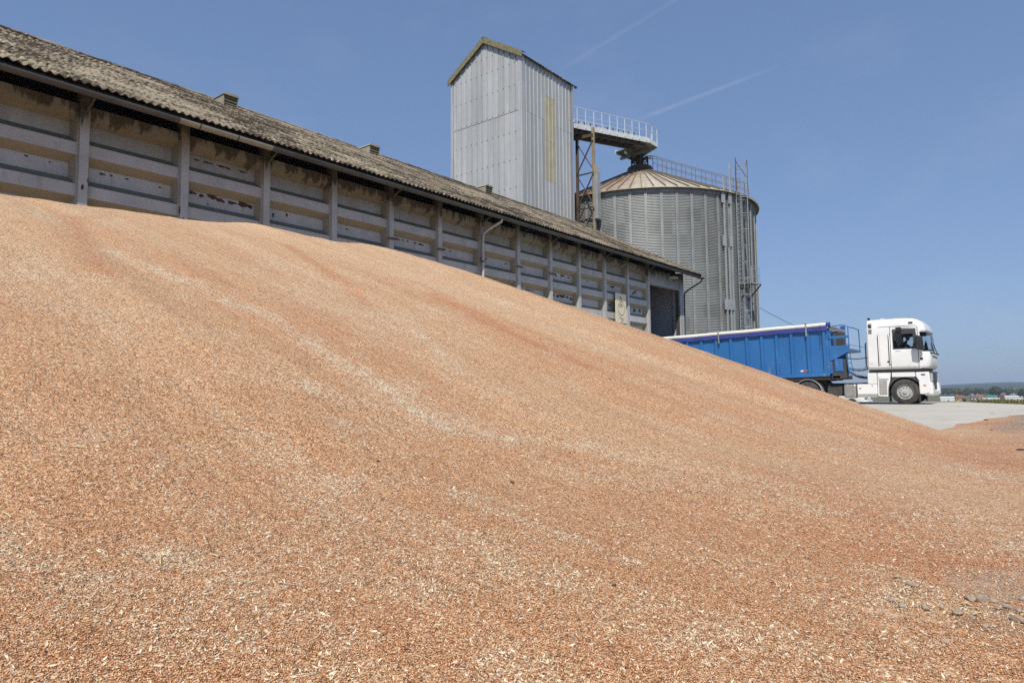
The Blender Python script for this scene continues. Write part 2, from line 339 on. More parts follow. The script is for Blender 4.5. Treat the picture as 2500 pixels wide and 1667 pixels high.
def silo_roof():                        # cream coating rusting away on the weather side
    t = NT('silo_roof_coating'); x, y, z = t.sep()
    c = t.mix(t.rng(t.noise(0.9, 5, 0.6), 0.35, 0.65), (0.52, 0.475, 0.39), (0.41, 0.365, 0.285))
    side = t.math('ADD', t.math('MULTIPLY', t.math('SUBTRACT', y, 22.9), 0.13), t.math('MULTIPLY', t.math('SUBTRACT', t.noise(1.1, 6, 0.7), 0.5), 1.1))
    an = t.math('ARCTAN2', t.math('SUBTRACT', y, 24.68), t.math('SUBTRACT', x, 46.9)); cv = t.n('ShaderNodeCombineXYZ'); t.L(t.math('MULTIPLY', an, 14.0), cv.inputs[0]); t.L(t.math('MULTIPLY', z, 0.35), cv.inputs[1])
    stk = t.noise(1.0, 6, 0.7, vec=cv.outputs[0]); c = t.mix(t.rng(stk, 0.50, 0.66, 0, 0.75), c, (0.27, 0.145, 0.075))
    c = t.mix(t.rng(side, -0.25, 0.30, 0, 0.9), c, (0.22, 0.105, 0.052))
    c = t.mix(t.math('MULTIPLY', t.rng(t.math('ADD', side, t.math('MULTIPLY', t.math('SUBTRACT', z, 16.3), 0.12)), 0.0, 0.5), 0.55), c, (0.085, 0.06, 0.042))
    return t.set(c, 0.55, 0.1, 0.4)
MT['silo_roof'] = silo_roof()
def grain(name, ground=False):
    t = NT(name)
    v = t.vor(165, (1, 1, 1)); s = t.n('ShaderNodeSeparateColor'); t.L(v.outputs['Color'], s.inputs[0])
    c = t.ramp(s.outputs[0], [(0.0, (0.20, 0.088, 0.038)), (0.3, (0.47, 0.238, 0.115)), (0.65, (0.66, 0.375, 0.195)), (1.0, (0.80, 0.58, 0.36))])
    # paler, dusty zones versus redder clean grain
    tint = t.attr('tint'); c = t.mix(t.math('MULTIPLY', tint, 0.62), c, (0.72, 0.525, 0.325))
    red = t.attr('red'); c = t.mix(t.math('MULTIPLY', red, 0.6), c, (0.46, 0.175, 0.075))
    v2 = t.vor(150, (0.75, 1, 1)); s2 = t.n('ShaderNodeSeparateColor'); t.L(v2.outputs['Color'], s2.inputs[0])
    mid = t.noise(24, 5, 0.7)                                    # clumps of husk and clean grain, a few centimetres across
    c = t.mix(t.rng(mid, 0.56, 0.70, 0, 0.45), c, (0.74, 0.57, 0.39)); c = t.mix(t.rng(mid, 0.45, 0.32, 0, 0.5), c, (0.30, 0.14, 0.07))
    ch = t.math('MULTIPLY', t.attr('chaff'), t.rng(t.noise(11, 6, 0.75), 0.36, 0.66, 0.15, 1.6))
    c = t.mix(t.math('MULTIPLY', ch, 0.16, clamp=True), c, (0.62, 0.53, 0.38))
    th = t.math('SUBTRACT', 1.0, t.math('ADD', t.math('MULTIPLY', ch, 0.55), 0.06))
    c = t.mix(t.math('MULTIPLY', t.math('GREATER_THAN', s2.outputs[1], th), 0.85), c, (0.78, 0.68, 0.50))
    v3 = t.vor(95, (1, 0.7, 1)); s3 = t.n('ShaderNodeSeparateColor'); t.L(v3.outputs['Color'], s3.inputs[0])
    c = t.mix(t.math('MULTIPLY', t.math('LESS_THAN', s3.outputs[2], t.math('ADD', 0.05, t.math('MULTIPLY', ch, 0.10))), 0.7), c, (0.14, 0.08, 0.05))
    hgt = t.math('ADD', t.math('MULTIPLY', v.outputs['Distance'], -0.8), t.math('MULTIPLY', s2.outputs[1], 0.5))
    hgt = t.math('ADD', hgt, t.math('MULTIPLY', s3.outputs[0], 0.5))
    hgt = t.math('ADD', hgt, t.math('MULTIPLY', mid, 4.2))
    hgt = t.math('ADD', hgt, t.math('MULTIPLY', t.noise(1.0, 6, 0.62, (7.5, 1.7, 1.7)), 7.0))       # small slides running down the slope
    if ground:
        g = t.attr('gravel'); gv = t.vor(38); gs = t.n('ShaderNodeSeparateColor'); t.L(gv.outputs['Color'], gs.inputs[0])
        gc = t.ramp(gs.outputs[0], [(0, (0.17, 0.125, 0.09)), (0.5, (0.33, 0.24, 0.17)), (1, (0.50, 0.42, 0.34))])
        gm = t.rng(t.math('ADD', g, t.math('MULTIPLY', t.math('SUBTRACT', t.noise(5, 6, 0.7), 0.5), 1.3)), 0.35, 0.6)
        c = t.mix(t.math('MULTIPLY', gm, 0.85), c, gc)
        d = t.attr('dust'); c = t.mix(t.math('MULTIPLY', d, 0.9), c, t.mix(t.noise(30, 5), (0.42, 0.315, 0.23), (0.50, 0.39, 0.30)))
    t.bump(hgt, 0.0055, 1.0); return t.set(c, 0.75, 0, 0.2)
MT['grain'] = grain('wheat_grain'); MT['grain_ground'] = grain('spilled_wheat_on_gravel', True)
def island(name, stops, rough):
    t = NT(name); g = t.n('ShaderNodeNewGeometry'); c = t.ramp(g.outputs['Random Per Island'], stops); return t.set(c, rough, 0, 0.25)
MT['kernel'] = island('wheat_kernels', [(0, (0.20, 0.082, 0.036)), (0.35, (0.47, 0.233, 0.115)), (0.75, (0.67, 0.38, 0.20)), (1, (0.80, 0.58, 0.36))], 0.6)
MT['chaff'] = island('wheat_chaff', [(0, (0.36, 0.29, 0.19)), (0.3, (0.58, 0.49, 0.34)), (1, (0.76, 0.68, 0.53))], 0.8)
def concrete():
    t = NT('apron_concrete')
    c = t.mix(t.rng(t.noise(0.35, 6, 0.65), 0.3, 0.7), (0.51, 0.48, 0.425), (0.435, 0.41, 0.36))
    c = t.mix(t.math('MULTIPLY', t.rng(t.noise(1.4, 6, 0.7, (0.35, 1.2, 1)), 0.55, 0.72), 0.45), c, (0.30, 0.265, 0.22))
    c = t.mix(t.rng(t.noise(2.3, 6, 0.7), 0.60, 0.72), c, (0.53, 0.41, 0.29))
    c = t.mix(t.math('MULTIPLY', t.rng(t.noise(1.0, 5, 0.6, (2.6, 0.10, 1)), 0.56, 0.66), 0.4), c, (0.22, 0.20, 0.18))      # tyre tracks
    c = t.mix(t.rng(t.noise(26, 3, 0.6), 0.70, 0.74), c, (0.20, 0.15, 0.11)); t.bump(t.noise(30, 5), 0.006); return t.set(c, 0.9, 0, 0.2)
MT['concrete'] = concrete()
def land():
    t = NT('fields_and_woods'); x, y, z = t.sep()
    c = t.mix(t.rng(t.noise(0.09, 6, 0.6), 0.35, 0.65), (0.165, 0.135, 0.062), (0.105, 0.105, 0.042))
    far = t.rng(x, 900, 1500)
    v = t.vor(0.0021, (1, 0.55, 0)); s = t.n('ShaderNodeSeparateColor'); t.L(v.outputs['Color'], s.inputs[0])
    patch = t.ramp(s.outputs[0], [(0, (0.26, 0.20, 0.12)), (0.3, (0.10, 0.12, 0.045)), (0.6, (0.22, 0.18, 0.10)), (0.85, (0.035, 0.05, 0.022))])
    c = t.mix(far, c, patch)
    wood = t.math('MULTIPLY', t.rng(t.math('ADD', z, t.math('MULTIPLY', t.noise(0.003, 4), 14)), -3, 2), far)
    c = t.mix(wood, c, (0.024, 0.036, 0.018)); return t.set(c, 0.95, 0, 0.1)
MT['land'] = land()
MT['leaf_a'] = island('dark_foliage', [(0, (0.022, 0.036, 0.012)), (1, (0.05, 0.075, 0.025))], 0.7)
MT['leaf_b'] = island('mid_foliage', [(0, (0.035, 0.055, 0.016)), (1, (0.075, 0.10, 0.035))], 0.7)
MT['weed'] = island('dry_weeds', [(0, (0.075, 0.09, 0.03)), (0.5, (0.16, 0.145, 0.06)), (1, (0.27, 0.22, 0.11))], 0.8)

# ================================================================== SETTING
def terrain(x, y):
    r = np.hypot(x-25.0, y-8.0); a = np.arctan2(y-8.0, x-25.0)
    def ss(t): t = np.clip(t, 0, 1); return t*t*(3-2*t)
    z = -13.5*np.clip((r-12)/640.0, 0, 1) - 0.32*ss((x-36.6)/1.2)
    top = 24 + 16*np.sin(a*2.3-0.35) - 250*np.clip(a-0.045, 0, 0.14) + 10*(vn(a*9+50, r*0+3, 5)-0.5)
    z = z + (top+13.5)*ss((r-1500)/2700.0)
    z = z - 60*ss((r-4600)/2500.0)
    z = z + np.where(r > 70, 1.2*(fbm(x*0.006+40, y*0.006+40, 9, 3)-0.5)*np.clip((r-70)/200, 0, 1), 0)
    return z
rad = np.array([0, 20, 35, 45, 55, 70, 90, 115, 150, 190, 240, 300, 370, 450, 540, 640, 750, 880, 1030, 1200, 1400, 1600, 1850, 2100, 2400, 2700, 3000, 3300, 3600, 3900, 4150, 4400, 4700, 5200, 6000, 7500, 9500.])
na = 300; A = np.linspace(0, 2*PI, na, endpoint=False)
GX = 25+rad[1:, None]*np.cos(A); GY = 8+rad[1:, None]*np.sin(A)
V = np.concatenate([[[25, 8, 0.0]], np.stack([GX, GY, terrain(GX, GY)], -1).reshape(-1, 3)])
Fq = []
for i in range(len(rad)-2):
    k = np.arange(na); k2 = (k+1) % na
    Fq.append(np.stack([1+i*na+k, 1+(i+1)*na+k, 1+(i+1)*na+k2, 1+i*na+k2], 1))
Fq = np.concatenate(Fq)
me = npmesh('ground', V, Fq, 'land', True)
bm = bmesh.new(); bm.from_mesh(me); bm.verts.ensure_lookup_table()
for k in range(na): bm.faces.new((bm.verts[0], bm.verts[1+k], bm.verts[1+(k+1) % na]))
bm.to_mesh(me); bm.free()
tag(put('ground', me), kind='structure')
ap = MB().prism([(-14, -12), (8, -12), (20, -6), (33, 1.0), (37.4, 3.3), (37.4, 46), (-14, 46)], -1.6, 0.06, 'z')
tag(ap.build('concrete_apron', 'concrete'), kind='structure')

# ================================================================== GRAIN
PZ = 0.06
def crest_uv(x, y):
    xl, xe, Yc = -14.0, 8.9, 11.99
    cx = np.clip(x, xl, xe); dx, dy = x-cx, y-Yc; r = np.hypot(dx, dy)
    ang = np.arctan2(dx, -dy)                    # 0 on the straight front face
    u = cx + ang*7.0
    return u, r, cx
toe_x = np.array([-20, 0, 2.2, 2.45, 3.3, 3.7, 7, 7.5, 8.7, 9.3, 10.4, 11.8, 12.6, 14.]); toe_y = np.array([0.9, 0.45, 0.25, 0.5, 0.5, 0.1, 0.15, 0.3, 0.75, 1.1, 1.35, 1.65, 2.7, 9.])
def heap_h(x, y):
    u, r, cx = crest_uv(x, y)
    zc = 4.03 - 0.06*(8.9-cx) + 0.10*(fbm(cx*0.55+3, cx*0+1.5, 3, 3)-0.5)
    bumpc = 0.10*np.exp(-((cx-6.6)/0.55)**2) - 0.06*np.exp(-((cx-8.2)/0.6)**2)
    H = zc + bumpc*np.exp(-(r/1.5)**2) - 0.39*(np.sqrt(r*r+0.85)-0.92)
    on = np.clip(r/1.2, 0.45, 1)
    H = H + on*(0.10*(fbm(u*0.55, r*0.12, 21, 3)-0.5) + 0.055*(fbm(u*1.7, r*0.30, 31, 3)-0.5) + 0.035*(fbm(u*4.0, r*0.9, 41, 3)-0.5) + 0.016*(fbm(x*5, y*5, 43, 2)-0.5))
    yF = np.interp(x, toe_x, toe_y) + 0.25*(fbm(x*1.3, x*0+2.2, 47, 3)-0.5)
    ap_ = 0.60*(1-np.exp(-np.clip(y-yF, 0, 9)*0.17/0.60)) - 0.25*np.clip(yF-y, 0, 1)
    ap_ = ap_ + on*(0.05*(fbm(u*1.1, r*0.3, 33, 3)-0.5)); ap_ = np.where(y > 8, -1.0, ap_)
    k = 0.10
    H = k*np.logaddexp(H/k, ap_/k)
    return 0.05*np.logaddexp(0, H/0.05)
def grain_z(x, y): return heap_h(x, y) - 0.035 + PZ + 0.012*(fbm(x*2.2, y*2.2, 51, 3)-0.5)
yb_x = np.array([-20, 8, 11.6, 14.9, 17.6, 20.4, 22.1, 24, 28, 40.]); yb_y = np.array([8, 6, 1.6, 1.42, 1.25, 0.95, 0.6, -0.2, -2.4, -8.])
def spill_z(x, y):
    e = np.interp(x, yb_x, yb_y) - y + 0.5*(fbm(x*0.7, y*0.7, 61, 4)-0.5)
    return PZ + np.clip(e*0.06, -0.14, 0.018) + 0.022*(fbm(x*1.6, y*1.6, 71, 4)-0.5)*np.clip(e, 0, 1) + 0.02*(fbm(x*6, y*6, 73, 3)-0.5)*np.clip(e, 0, 1)
streaks = [([(2.75, 7.6), (2.86, 7.24), (3.08, 6.37), (3.15, 5.6), (3.21, 5.03), (3.18, 4.17), (3.06, 3.35), (3.13, 3.01), (3.49, 2.72), (3.9, 2.5)], 0.085, 1.0),
           ([(4.9, 5.5), (4.78, 5.17), (4.48, 4.56), (4.22, 3.95)], 0.10, 0.75), ([(2.57, 3.79), (2.68, 3.5)], 0.08, 0.8), ([(2.31, 3.24), (2.32, 2.92)], 0.07, 0.8),
           ([(2.24, 2.18), (2.3, 1.87), (2.27, 1.53), (2.22, 1.22)], 0.045, 0.9), ([(0.69, 2.66), (0.68, 2.29), (0.74, 1.99)], 0.08, 0.9),
           ([(0.93, 2.25), (0.99, 2.08), (1.0, 1.82)], 0.07, 0.9), ([(3.01, 0.58), (2.73, 0.4), (2.33, 0.56)], 0.08, 0.8), ([(1.3, 1.7), (1.45, 1.5)], 0.08, 0.7), ([(1.9, 2.6), (2.3, 2.3), (2.5, 1.9)], 0.05, 0.6)]
reds = [([(6.86, 7.33), (6.44, 5.88), (6.12, 4.75), (6.1, 3.96)], 0.16), ([(5.9, 9.3), (5.17, 6.78), (4.9, 6.06)], 0.12), ([(4.53, 1.32), (4.14, 0.78), (3.15, 0.32)], 0.35), ([(9.47, 1.17), (8.73, 0.71), (7.49, 0.26)], 0.35), ([(3.0, 9.5), (2.6, 8), (2.3, 6.5)], 0.15)]
def seg_d(x, y, pl):
    d = np.full(np.shape(x), 1e9)
    for (ax, ay), (bx, by) in zip(pl[:-1], pl[1:]):
        t = np.clip(((x-ax)*(bx-ax)+(y-ay)*(by-ay))/((bx-ax)**2+(by-ay)**2), 0, 1)
        d = np.minimum(d, np.hypot(x-ax-t*(bx-ax), y-ay-t*(by-ay)))
    return d
def chaff_f(x, y):
    u, r, cx = crest_uv(x, y); wob = 0.10*(fbm(x*2.5, y*2.5, 81, 3)-0.5)*2
    c = 0.24*np.clip((fbm(u*2.2, r*0.35, 83, 4)-0.50)*6, 0, 1) + 0.22*np.clip((fbm(x*3.2, y*3.2, 87, 3)-0.5)*5, 0, 1)
    for pl, w, a in streaks:
        d = seg_d(x+wob, y+wob*0.6, pl); c = c + a*np.exp(-(d/w)**2)*np.clip(fbm(x*5, y*5, 89, 3)*2.1-0.35, 0.1, 1.3)
    return np.clip(c, 0, 1)
def red_f(x, y):
    u, r, cx = crest_uv(x, y)
    c = 0.50*np.clip((fbm(u*1.6+9, r*0.20, 93, 4)-0.48)*5, 0, 1)
    for pl, w in reds: c = c + 0.8*np.exp(-(seg_d(x, y, pl)/w)**2)
    d = np.hypot(x-1.0, y-1.0); return np.clip(c + 0.35*np.clip(1-d/4.0, 0, 1) + 0.5*np.clip((x-7)/3, 0, 1)*np.clip((1.6-y)/1.0, 0, 1), 0, 1)
def tint_f(x, y):
    u, r, cx = crest_uv(x, y); return np.clip(0.85-r/8.5, 0, 0.75)*0.6 + 0.35*np.clip((fbm(u*0.7+30, r*0.15, 97, 4)-0.45)*3.5, 0, 1) + 0.2*np.clip((x-10)/5, 0, 1)*np.clip(y-2, 0, 1)
def sheet(name, xs, ys, zf, mat, keep, attrs):
    Xg, Yg = np.meshgrid(xs, ys, indexing='ij'); Z = zf(Xg, Yg); nx, ny = Xg.shape
    idx = np.arange(nx*ny).reshape(nx, ny)
    q = np.stack([idx[:-1, :-1], idx[1:, :-1], idx[1:, 1:], idx[:-1, 1:]], -1).reshape(-1, 4)
    K = keep(Xg, Yg, Z).ravel(); q = q[K[q].any(1)]
    used = np.unique(q); mp_ = np.full(nx*ny, -1); mp_[used] = np.arange(len(used))
    V = np.stack([Xg, Yg, Z], -1).reshape(-1, 3)[used]
    me = npmesh(name, V, mp_[q], mat, True)
    for an, fn in attrs.items():
        at = me.attributes.new(an, 'FLOAT', 'POINT'); at.data.foreach_set('value', np.ascontiguousarray(fn(V[:, 0].astype(float), V[:, 1].astype(float)), np.float32))
    return put(name, me)
at = {'chaff': chaff_f, 'red': red_f, 'tint': tint_f}
heap = sheet('grain_heap', np.arange(-13, 20.5, 0.075), np.arange(-0.6, 16.05, 0.07), grain_z, 'grain', lambda x, y, z: z > PZ-0.03, at)
tag(heap, 'huge sloping heap of orange brown wheat grain filling the foreground', 'grain heap')
def gravel_f(x, y):
    g = np.clip((x-8.5)/6, 0, 1)*np.clip((1.6-y)/1.0, 0, 1)*0.62
    return np.clip(g + 0.6*np.exp(-(((x-2.75)/0.5)**2+((y-0.12)/0.22)**2)) + 0.5*np.clip(-y-0.3, 0, 1), 0, 1)
def dust_f(x, y): return np.clip(2.0*np.exp(-(((x-3.12)/0.26)**2+((y-0.2-0.25*(3.1-x))/0.13)**2))-0.35+0.5*(fbm(x*9, y*9, 99, 3)-0.5), 0, 1)
ag = dict(at); ag['gravel'] = gravel_f; ag['dust'] = dust_f
sp = sheet('spilled_grain', np.arange(-5, 31, 0.08), np.arange(-6, 4.6, 0.08), spill_z, 'grain_ground', lambda x, y, z: z > PZ-0.08, ag)
tag(sp, 'thin layer of trampled orange grain and gravel spilled beside the heap foot', 'spilled grain', kind='stuff')
def surf(x, y): return np.maximum(grain_z(x, y), spill_z(x, y))
def scatter(n, power, dmin, dmax, dens=None):
    out = []
    while sum(len(o) for o in out) < n:
        m = 400000; ang = rng.uniform(R(-14), R(96), m); d = dmin*(dmax/dmin)**rng.uniform(0, 1, m) if power else np.sqrt(rng.uniform(dmin**2, dmax**2, m))
        x, y = d*np.cos(ang), d*np.sin(ang)
        if dens is not None:
            k = rng.uniform(0, 1, m) < dens(x, y); x, y = x[k], y[k]
        k = (y < 15.5); out.append(np.stack([x[k], y[k]], 1))
    return np.concatenate(out)[:n]
def frames(x, y, tilt):
    e = 0.03; nx = -(surf(x+e, y)-surf(x-e, y))/(2*e); ny = -(surf(x, y+e)-surf(x, y-e))/(2*e)
    N = np.stack([nx, ny, np.ones_like(nx)], 1) + rng.normal(0, tilt, (len(x), 3)); N /= np.linalg.norm(N, axis=1)[:, None]
    a = rng.uniform(0, 2*PI, len(x)); T = np.stack([np.cos(a), np.sin(a), np.zeros_like(a)], 1); T -= N*(T*N).sum(1)[:, None]; T /= np.linalg.norm(T, axis=1)[:, None]
    return T, np.cross(N, T), N
def scatter_mesh(name, P, base, faces, size, tilt, lift, mat, smooth):
    x, y = P[:, 0], P[:, 1]; T, B, N = frames(x, y, tilt); C = np.stack([x, y, surf(x, y)], 1) + N*0 + np.array([0, 0, 1.0])*lift*size[:, None]
    b = np.array(base); V = C[:, None, :] + size[:, None, None]*(b[None, :, 0:1]*T[:, None]+b[None, :, 1:2]*B[:, None]+b[None, :, 2:3]*N[:, None])
    f = np.array(faces); Fx = f[None]+ (np.arange(len(P))*len(b))[:, None, None]
    return npmesh(name, V.reshape(-1, 3), Fx.reshape(-1, f.shape[1]), mat, smooth)
kb = [(0.5, 0, 0), (-0.5, 0, 0), (0, 0.27, 0), (0, -0.27, 0), (0, 0, 0.24), (0, 0, -0.24)]
kf = [(0, 2, 4), (2, 1, 4), (1, 3, 4), (3, 0, 4), (2, 0, 5), (1, 2, 5), (3, 1, 5), (0, 3, 5)]
P = scatter(215000, True, 1.5, 4.4)
kern = put('kernels', scatter_mesh('kernels', P, kb, kf, rng.uniform(0.0056, 0.0080, len(P)), 0.5, 0.28, 'kernel', True), heap); tag(kern, kind='stuff')
cb = [(-0.5, 0, 0.04), (-0.15, 0.14, -0.06), (-0.15, -0.14, -0.06), (0.2, 0.12, -0.05), (0.2, -0.12, -0.05), (0.5, 0, 0.10)]
cf = [(0, 2, 1), (1, 2, 4), (1, 4, 3), (3, 4, 5)]
P = scatter(82000, True, 1.4, 12.0, lambda x, y: 0.07+0.93*chaff_f(x, y)*np.clip(fbm(x*9, y*9, 201, 3)*4-1.4, 0.05, 1.2))
ch = put('chaff', scatter_mesh('chaff', P, cb, cf, rng.uniform(0.006, 0.0135, len(P))*np.where(rng.uniform(0, 1, len(P)) < 0.18, 1.5, 1.0), 0.75, 0.22, 'chaff', False), heap); tag(ch, kind='stuff')

# ================================================================== BARN
BX0, BS, NB = 5.29, 2.183, 12          # first post in frame, post spacing
WY = 16.2; EY, EZ, RY, RZ = 15.48, 7.26, 23.3, 11.42
XL = BX0-4*BS-0.1; XR = 36.6
barn = empty('grain_barn', (16, 23.3, 0.06), 'long whitewashed concrete grain barn with lichen covered corrugated roof', 'barn'); bo = barn.location
pm = MB(); w, hh, rb, sd, rd, sz = BS-0.2, 0.913, 0.135, 0.02, 0.21, 0.165
o4 = [(0, 0, 0), (w, 0, 0), (w, 0, hh), (0, 0, hh)]; i4 = [(sd, 0, rb), (w-sd, 0, rb), (w-sd, 0, hh-rb), (sd, 0, hh-rb)]; sx = 0.085
b4 = [(sd+sx, rd, rb+sz), (w-sd-sx, rd, rb+sz), (w-sd-sx, rd, hh-rb-sz), (sd+sx, rd, hh-rb-sz)]
bk = [(0, 0.3, 0), (w, 0.3, 0), (w, 0.3, hh), (0, 0.3, hh)]
pm.add(o4+i4+b4+bk, [(k, (k+1) % 4, (k+1) % 4+4, k+4) for k in range(4)]+[(k+4, (k+1) % 4+4, (k+1) % 4+8, k+8) for k in range(4)]+[(8, 9, 10, 11), (15, 14, 13, 12)]+[(k, k+12, (k+1) % 4+12, (k+1) % 4) for k in range(4)])
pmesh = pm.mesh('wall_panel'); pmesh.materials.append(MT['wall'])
postm = MB().box(-0.1, 0.1, 0, 0.28, 0, 7.35).mesh('post'); postm.materials.append(MT['wall'])
for i in range(-4, NB+1):
    x = BX0+i*BS
    p = put('post', postm, barn, Vector((x, WY, 0.06))-bo, bevel=0.012)
    if i < NB:
        for k in range(8):
            z0 = 6.13-0.913*k
            if z0 < 0: continue
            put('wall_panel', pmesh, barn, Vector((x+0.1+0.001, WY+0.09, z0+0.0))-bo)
    if i in (4, 5, 6, 7, 8): MB().box(x-0.17, x+0.17, WY-0.06, WY+0.0, 5.62, 5.66).bar((x-0.12, WY-0.03, 5.64), (x+0.2, WY-0.05, 5.68), 0.025).build('tie_bracket', 'rust_steel', p, off=Vector((x, WY, 0.06)))
    if i % 2 == 0: MB().bar((x+0.03, WY+0.02, 7.0), (x+0.03, EY+0.2, 7.22), 0.05, 0.06).build('eave_bracket', 'zinc', barn, off=bo)
# lower wall base, top beam, lintel, jambs and the closed rest of the shell
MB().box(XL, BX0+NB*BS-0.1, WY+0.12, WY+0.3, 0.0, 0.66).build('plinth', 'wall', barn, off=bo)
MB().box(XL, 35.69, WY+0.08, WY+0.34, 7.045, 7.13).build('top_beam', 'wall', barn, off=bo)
MB().box(BX0+NB*BS+0.1, 35.2, WY+0.03, WY+0.3, 6.3, 7.043).build('door_lintel', 'wall', barn, off=bo, bevel=0.01)
MB().box(35.2, 35.69, WY, WY+0.45, 0.06, 7.3).build('corner_post', 'wall', barn, off=bo, bevel=0.015)
MB().box(35.05, 35.19, WY+0.05, WY+0.2, 0.06, 6.29).build('door_rail', 'dark_steel', barn, off=bo)
MB().prism([(WY+0.46, 0.06), (30.6, 0.06), (30.6, 7.2), (RY, 11.2), (WY+0.46, 7.5)], 35.45, 35.68, 'x').build('gable_wall', 'wall', barn, off=bo)
MB().prism([(WY+0.32, 0.06), (30.6, 0.06), (30.6, 7.2), (RY, 11.2), (WY+0.32, 7.5)], XL, XL+0.2, 'x').build('gable_wall', 'wall', barn, off=bo)
MB().box(XL+0.25, 35.4, WY+0.5, 30.35, 0.061, 0.075).build('barn_floor', 'inner', barn, off=bo)  # near-black sheet added over the slab to keep the doorway dark
MB().box(XL, 35.4, 30.4, 30.6, 0.06, 7.2).build('back_wall', 'inner', barn, off=bo)
MB().box(31.0, 31.1, WY+0.35, 30.3, 0.06, 7.0).build('inner_wall', 'inner', barn, off=bo)
MB().bar((33.4, 30.3, 0.1), (33.4, 30.3, 1.2), 0.02).box(33.9, 34.2, 30.33, 30.39, 1.0, 1.5).build('inner_plate', 'tarp_white', barn, off=bo)
rl = math.hypot(RY-EY, RZ-EZ); sv = Vector((0, (RY-EY)/rl, (RZ-EZ)/rl)); sn = Vector((0, -sv.z, sv.y))
MB().add([(XL, RY, RZ-0.06), (XR, RY, RZ-0.06), (XR, 31.3, 7.15), (XL, 31.3, 7.15)], [(0, 1, 2, 3)]).build('back_roof', 'roof', barn, off=bo)
# corrugated sheets, each one an overlapping piece
pitch, nw, rows = 0.177, 5, 6; sw = pitch*nw; lap = 0.14; ex = rl/rows; sg = 6
def sheet_mesh(nwv, length, name):
    m = MB(); n = nwv*sg; T = []; Bm = []
    for v, zz in ((0.0, 0.014), (length, 0.0)):
        for k in range(n+1):
            z = 0.030*math.cos(2*PI*k/sg)+zz
            T.append((k*pitch/sg, v, z)); Bm.append((k*pitch/sg, v, z-0.009))
    N1 = n+1
    fs = [(k, k+1, N1+k+1, N1+k) for k in range(n)]+[(2*N1+N1+k, 2*N1+N1+k+1, 2*N1+k+1, 2*N1+k) for k in range(n)]+[(k, 2*N1+k, 2*N1+k+1, k+1) for k in range(n)]
    m.add(T+Bm, fs); me = m.mesh(name, True); me.materials.append(MT['roof']); return me
smesh = sheet_mesh(nw, ex+lap, 'roof_sheet')
rot = Matrix(((1, 0, 0), (0, sv.y, sn.y), (0, sv.z, sn.z))).to_euler()
ncol = int((XR-XL)/sw)+1
for c_ in range(ncol):
    x = XR-(c_+1)*sw
    for r_ in range(rows):
        p = Vector((x, EY, EZ))+sv*(r_*ex)+sn*(0.03+random.uniform(-0.008, 0.008)+0.002*(c_ % 2))
        o = put('roof_sheet', smesh, barn, p-bo, smooth=False); o.rotation_euler = rot; o.rotation_euler.z += random.uniform(-0.005, 0.005)
for c_ in range(int((XR-XL)/1.1)):
    x = XR-(c_+1)*1.1
    MB().prism([(RY-0.3, RZ-0.06), (RY, RZ+0.11), (RY+0.3, RZ-0.06), (RY+0.3, RZ-0.1), (RY, RZ+0.07), (RY-0.3, RZ-0.1)], x, x+1.12, 'x').build('ridge_cap', 'roof', barn, off=bo) if c_ == 0 else None
rc = [o for o in barn.children if o.name.startswith('ridge_cap')][0]
for c_ in range(1, int((XR-XL)/1.1)):
    o = rc.copy(); COL.objects.link(o); o.parent = barn; o.location = (-c_*1.1, 0, 0.012*(c_ % 2))
# rafters and fascia under the eave
MB().box(XL, XR-0.3, EY+0.04, EY+0.1, EZ-0.16, EZ-0.02).build('fascia', 'timber', barn, off=bo)
for i in range(-4, NB+3):
    x = BX0+i*BS
    if x < 36: MB().bar(Vector((x, EY+0.12, EZ-0.10)), Vector((x, RY-0.2, RZ-0.24)), 0.09, 0.16).build('rafter', 'timber', barn, off=bo)
MB().bar(Vector((XR-0.06, EY+0.02, EZ-0.03)), Vector((XR-0.06, RY, RZ-0.06)), 0.05, 0.12).build('verge_board', 'timber', barn, off=bo)
# gutter in lengths, its straps, downpipes
GY_, GZ_ = EY-0.045, EZ-0.15
gx = [XL, 0.9, 3.2, 6.95, 9.35, 13.4, 17.4, 21.4, 25.4, 29.4, 33.4, XR+0.05]
def gut(x0, x1): return MB().lathe([(0.088, x0), (0.088, x1)], (0, GY_, GZ_), 12, 'x', R(170), R(370)).lathe([(0.080, x1), (0.080, x0)], (0, GY_, GZ_), 12, 'x', R(170), R(370))
for k in range(len(gx)-1):
    m = gut(gx[k]+0.002, gx[k+1]-0.002)
    if gx[k+1] > 36: m.lathe([(0.001, XR+0.05), (0.088, XR+0.05)], (0, GY_, GZ_), 12, 'x', R(180), R(360))
    o = m.build('gutter', 'cream_gutter' if k == 3 else 'zinc', barn, smooth=True, off=bo)
    if k == 3: o['label'] = 'pale cream replacement length of gutter'
sm = MB().lathe([(0.094, 0.0), (0.094, 0.03)], (0, 0, 0), 12, 'x', R(165), R(375)).mesh('gutter_strap', True); sm.materials.append(MT['zinc'])
for k in range(int((XR-XL)/0.95)): put('gutter_strap', sm, barn, Vector((XL+0.5+0.95*k, GY_, GZ_))-bo)
MB().tube([(18.62, GY_, GZ_-0.05), (18.60, GY_+0.02, GZ_-0.16), (18.42, WY-0.30, 6.72), (18.33, WY-0.10, 6.55), (18.33, WY-0.08, 6.3), (18.33, WY-0.08, 0.1)], 0.05, 10).build('downpipe', 'pipe_grey', barn, smooth=True, off=bo)
MB().box(18.26, 18.4, WY-0.14, WY, 5.5, 5.54).box(18.26, 18.4, WY-0.14, WY, 3.5, 3.54).build('pipe_clip', 'zinc', barn, off=bo)
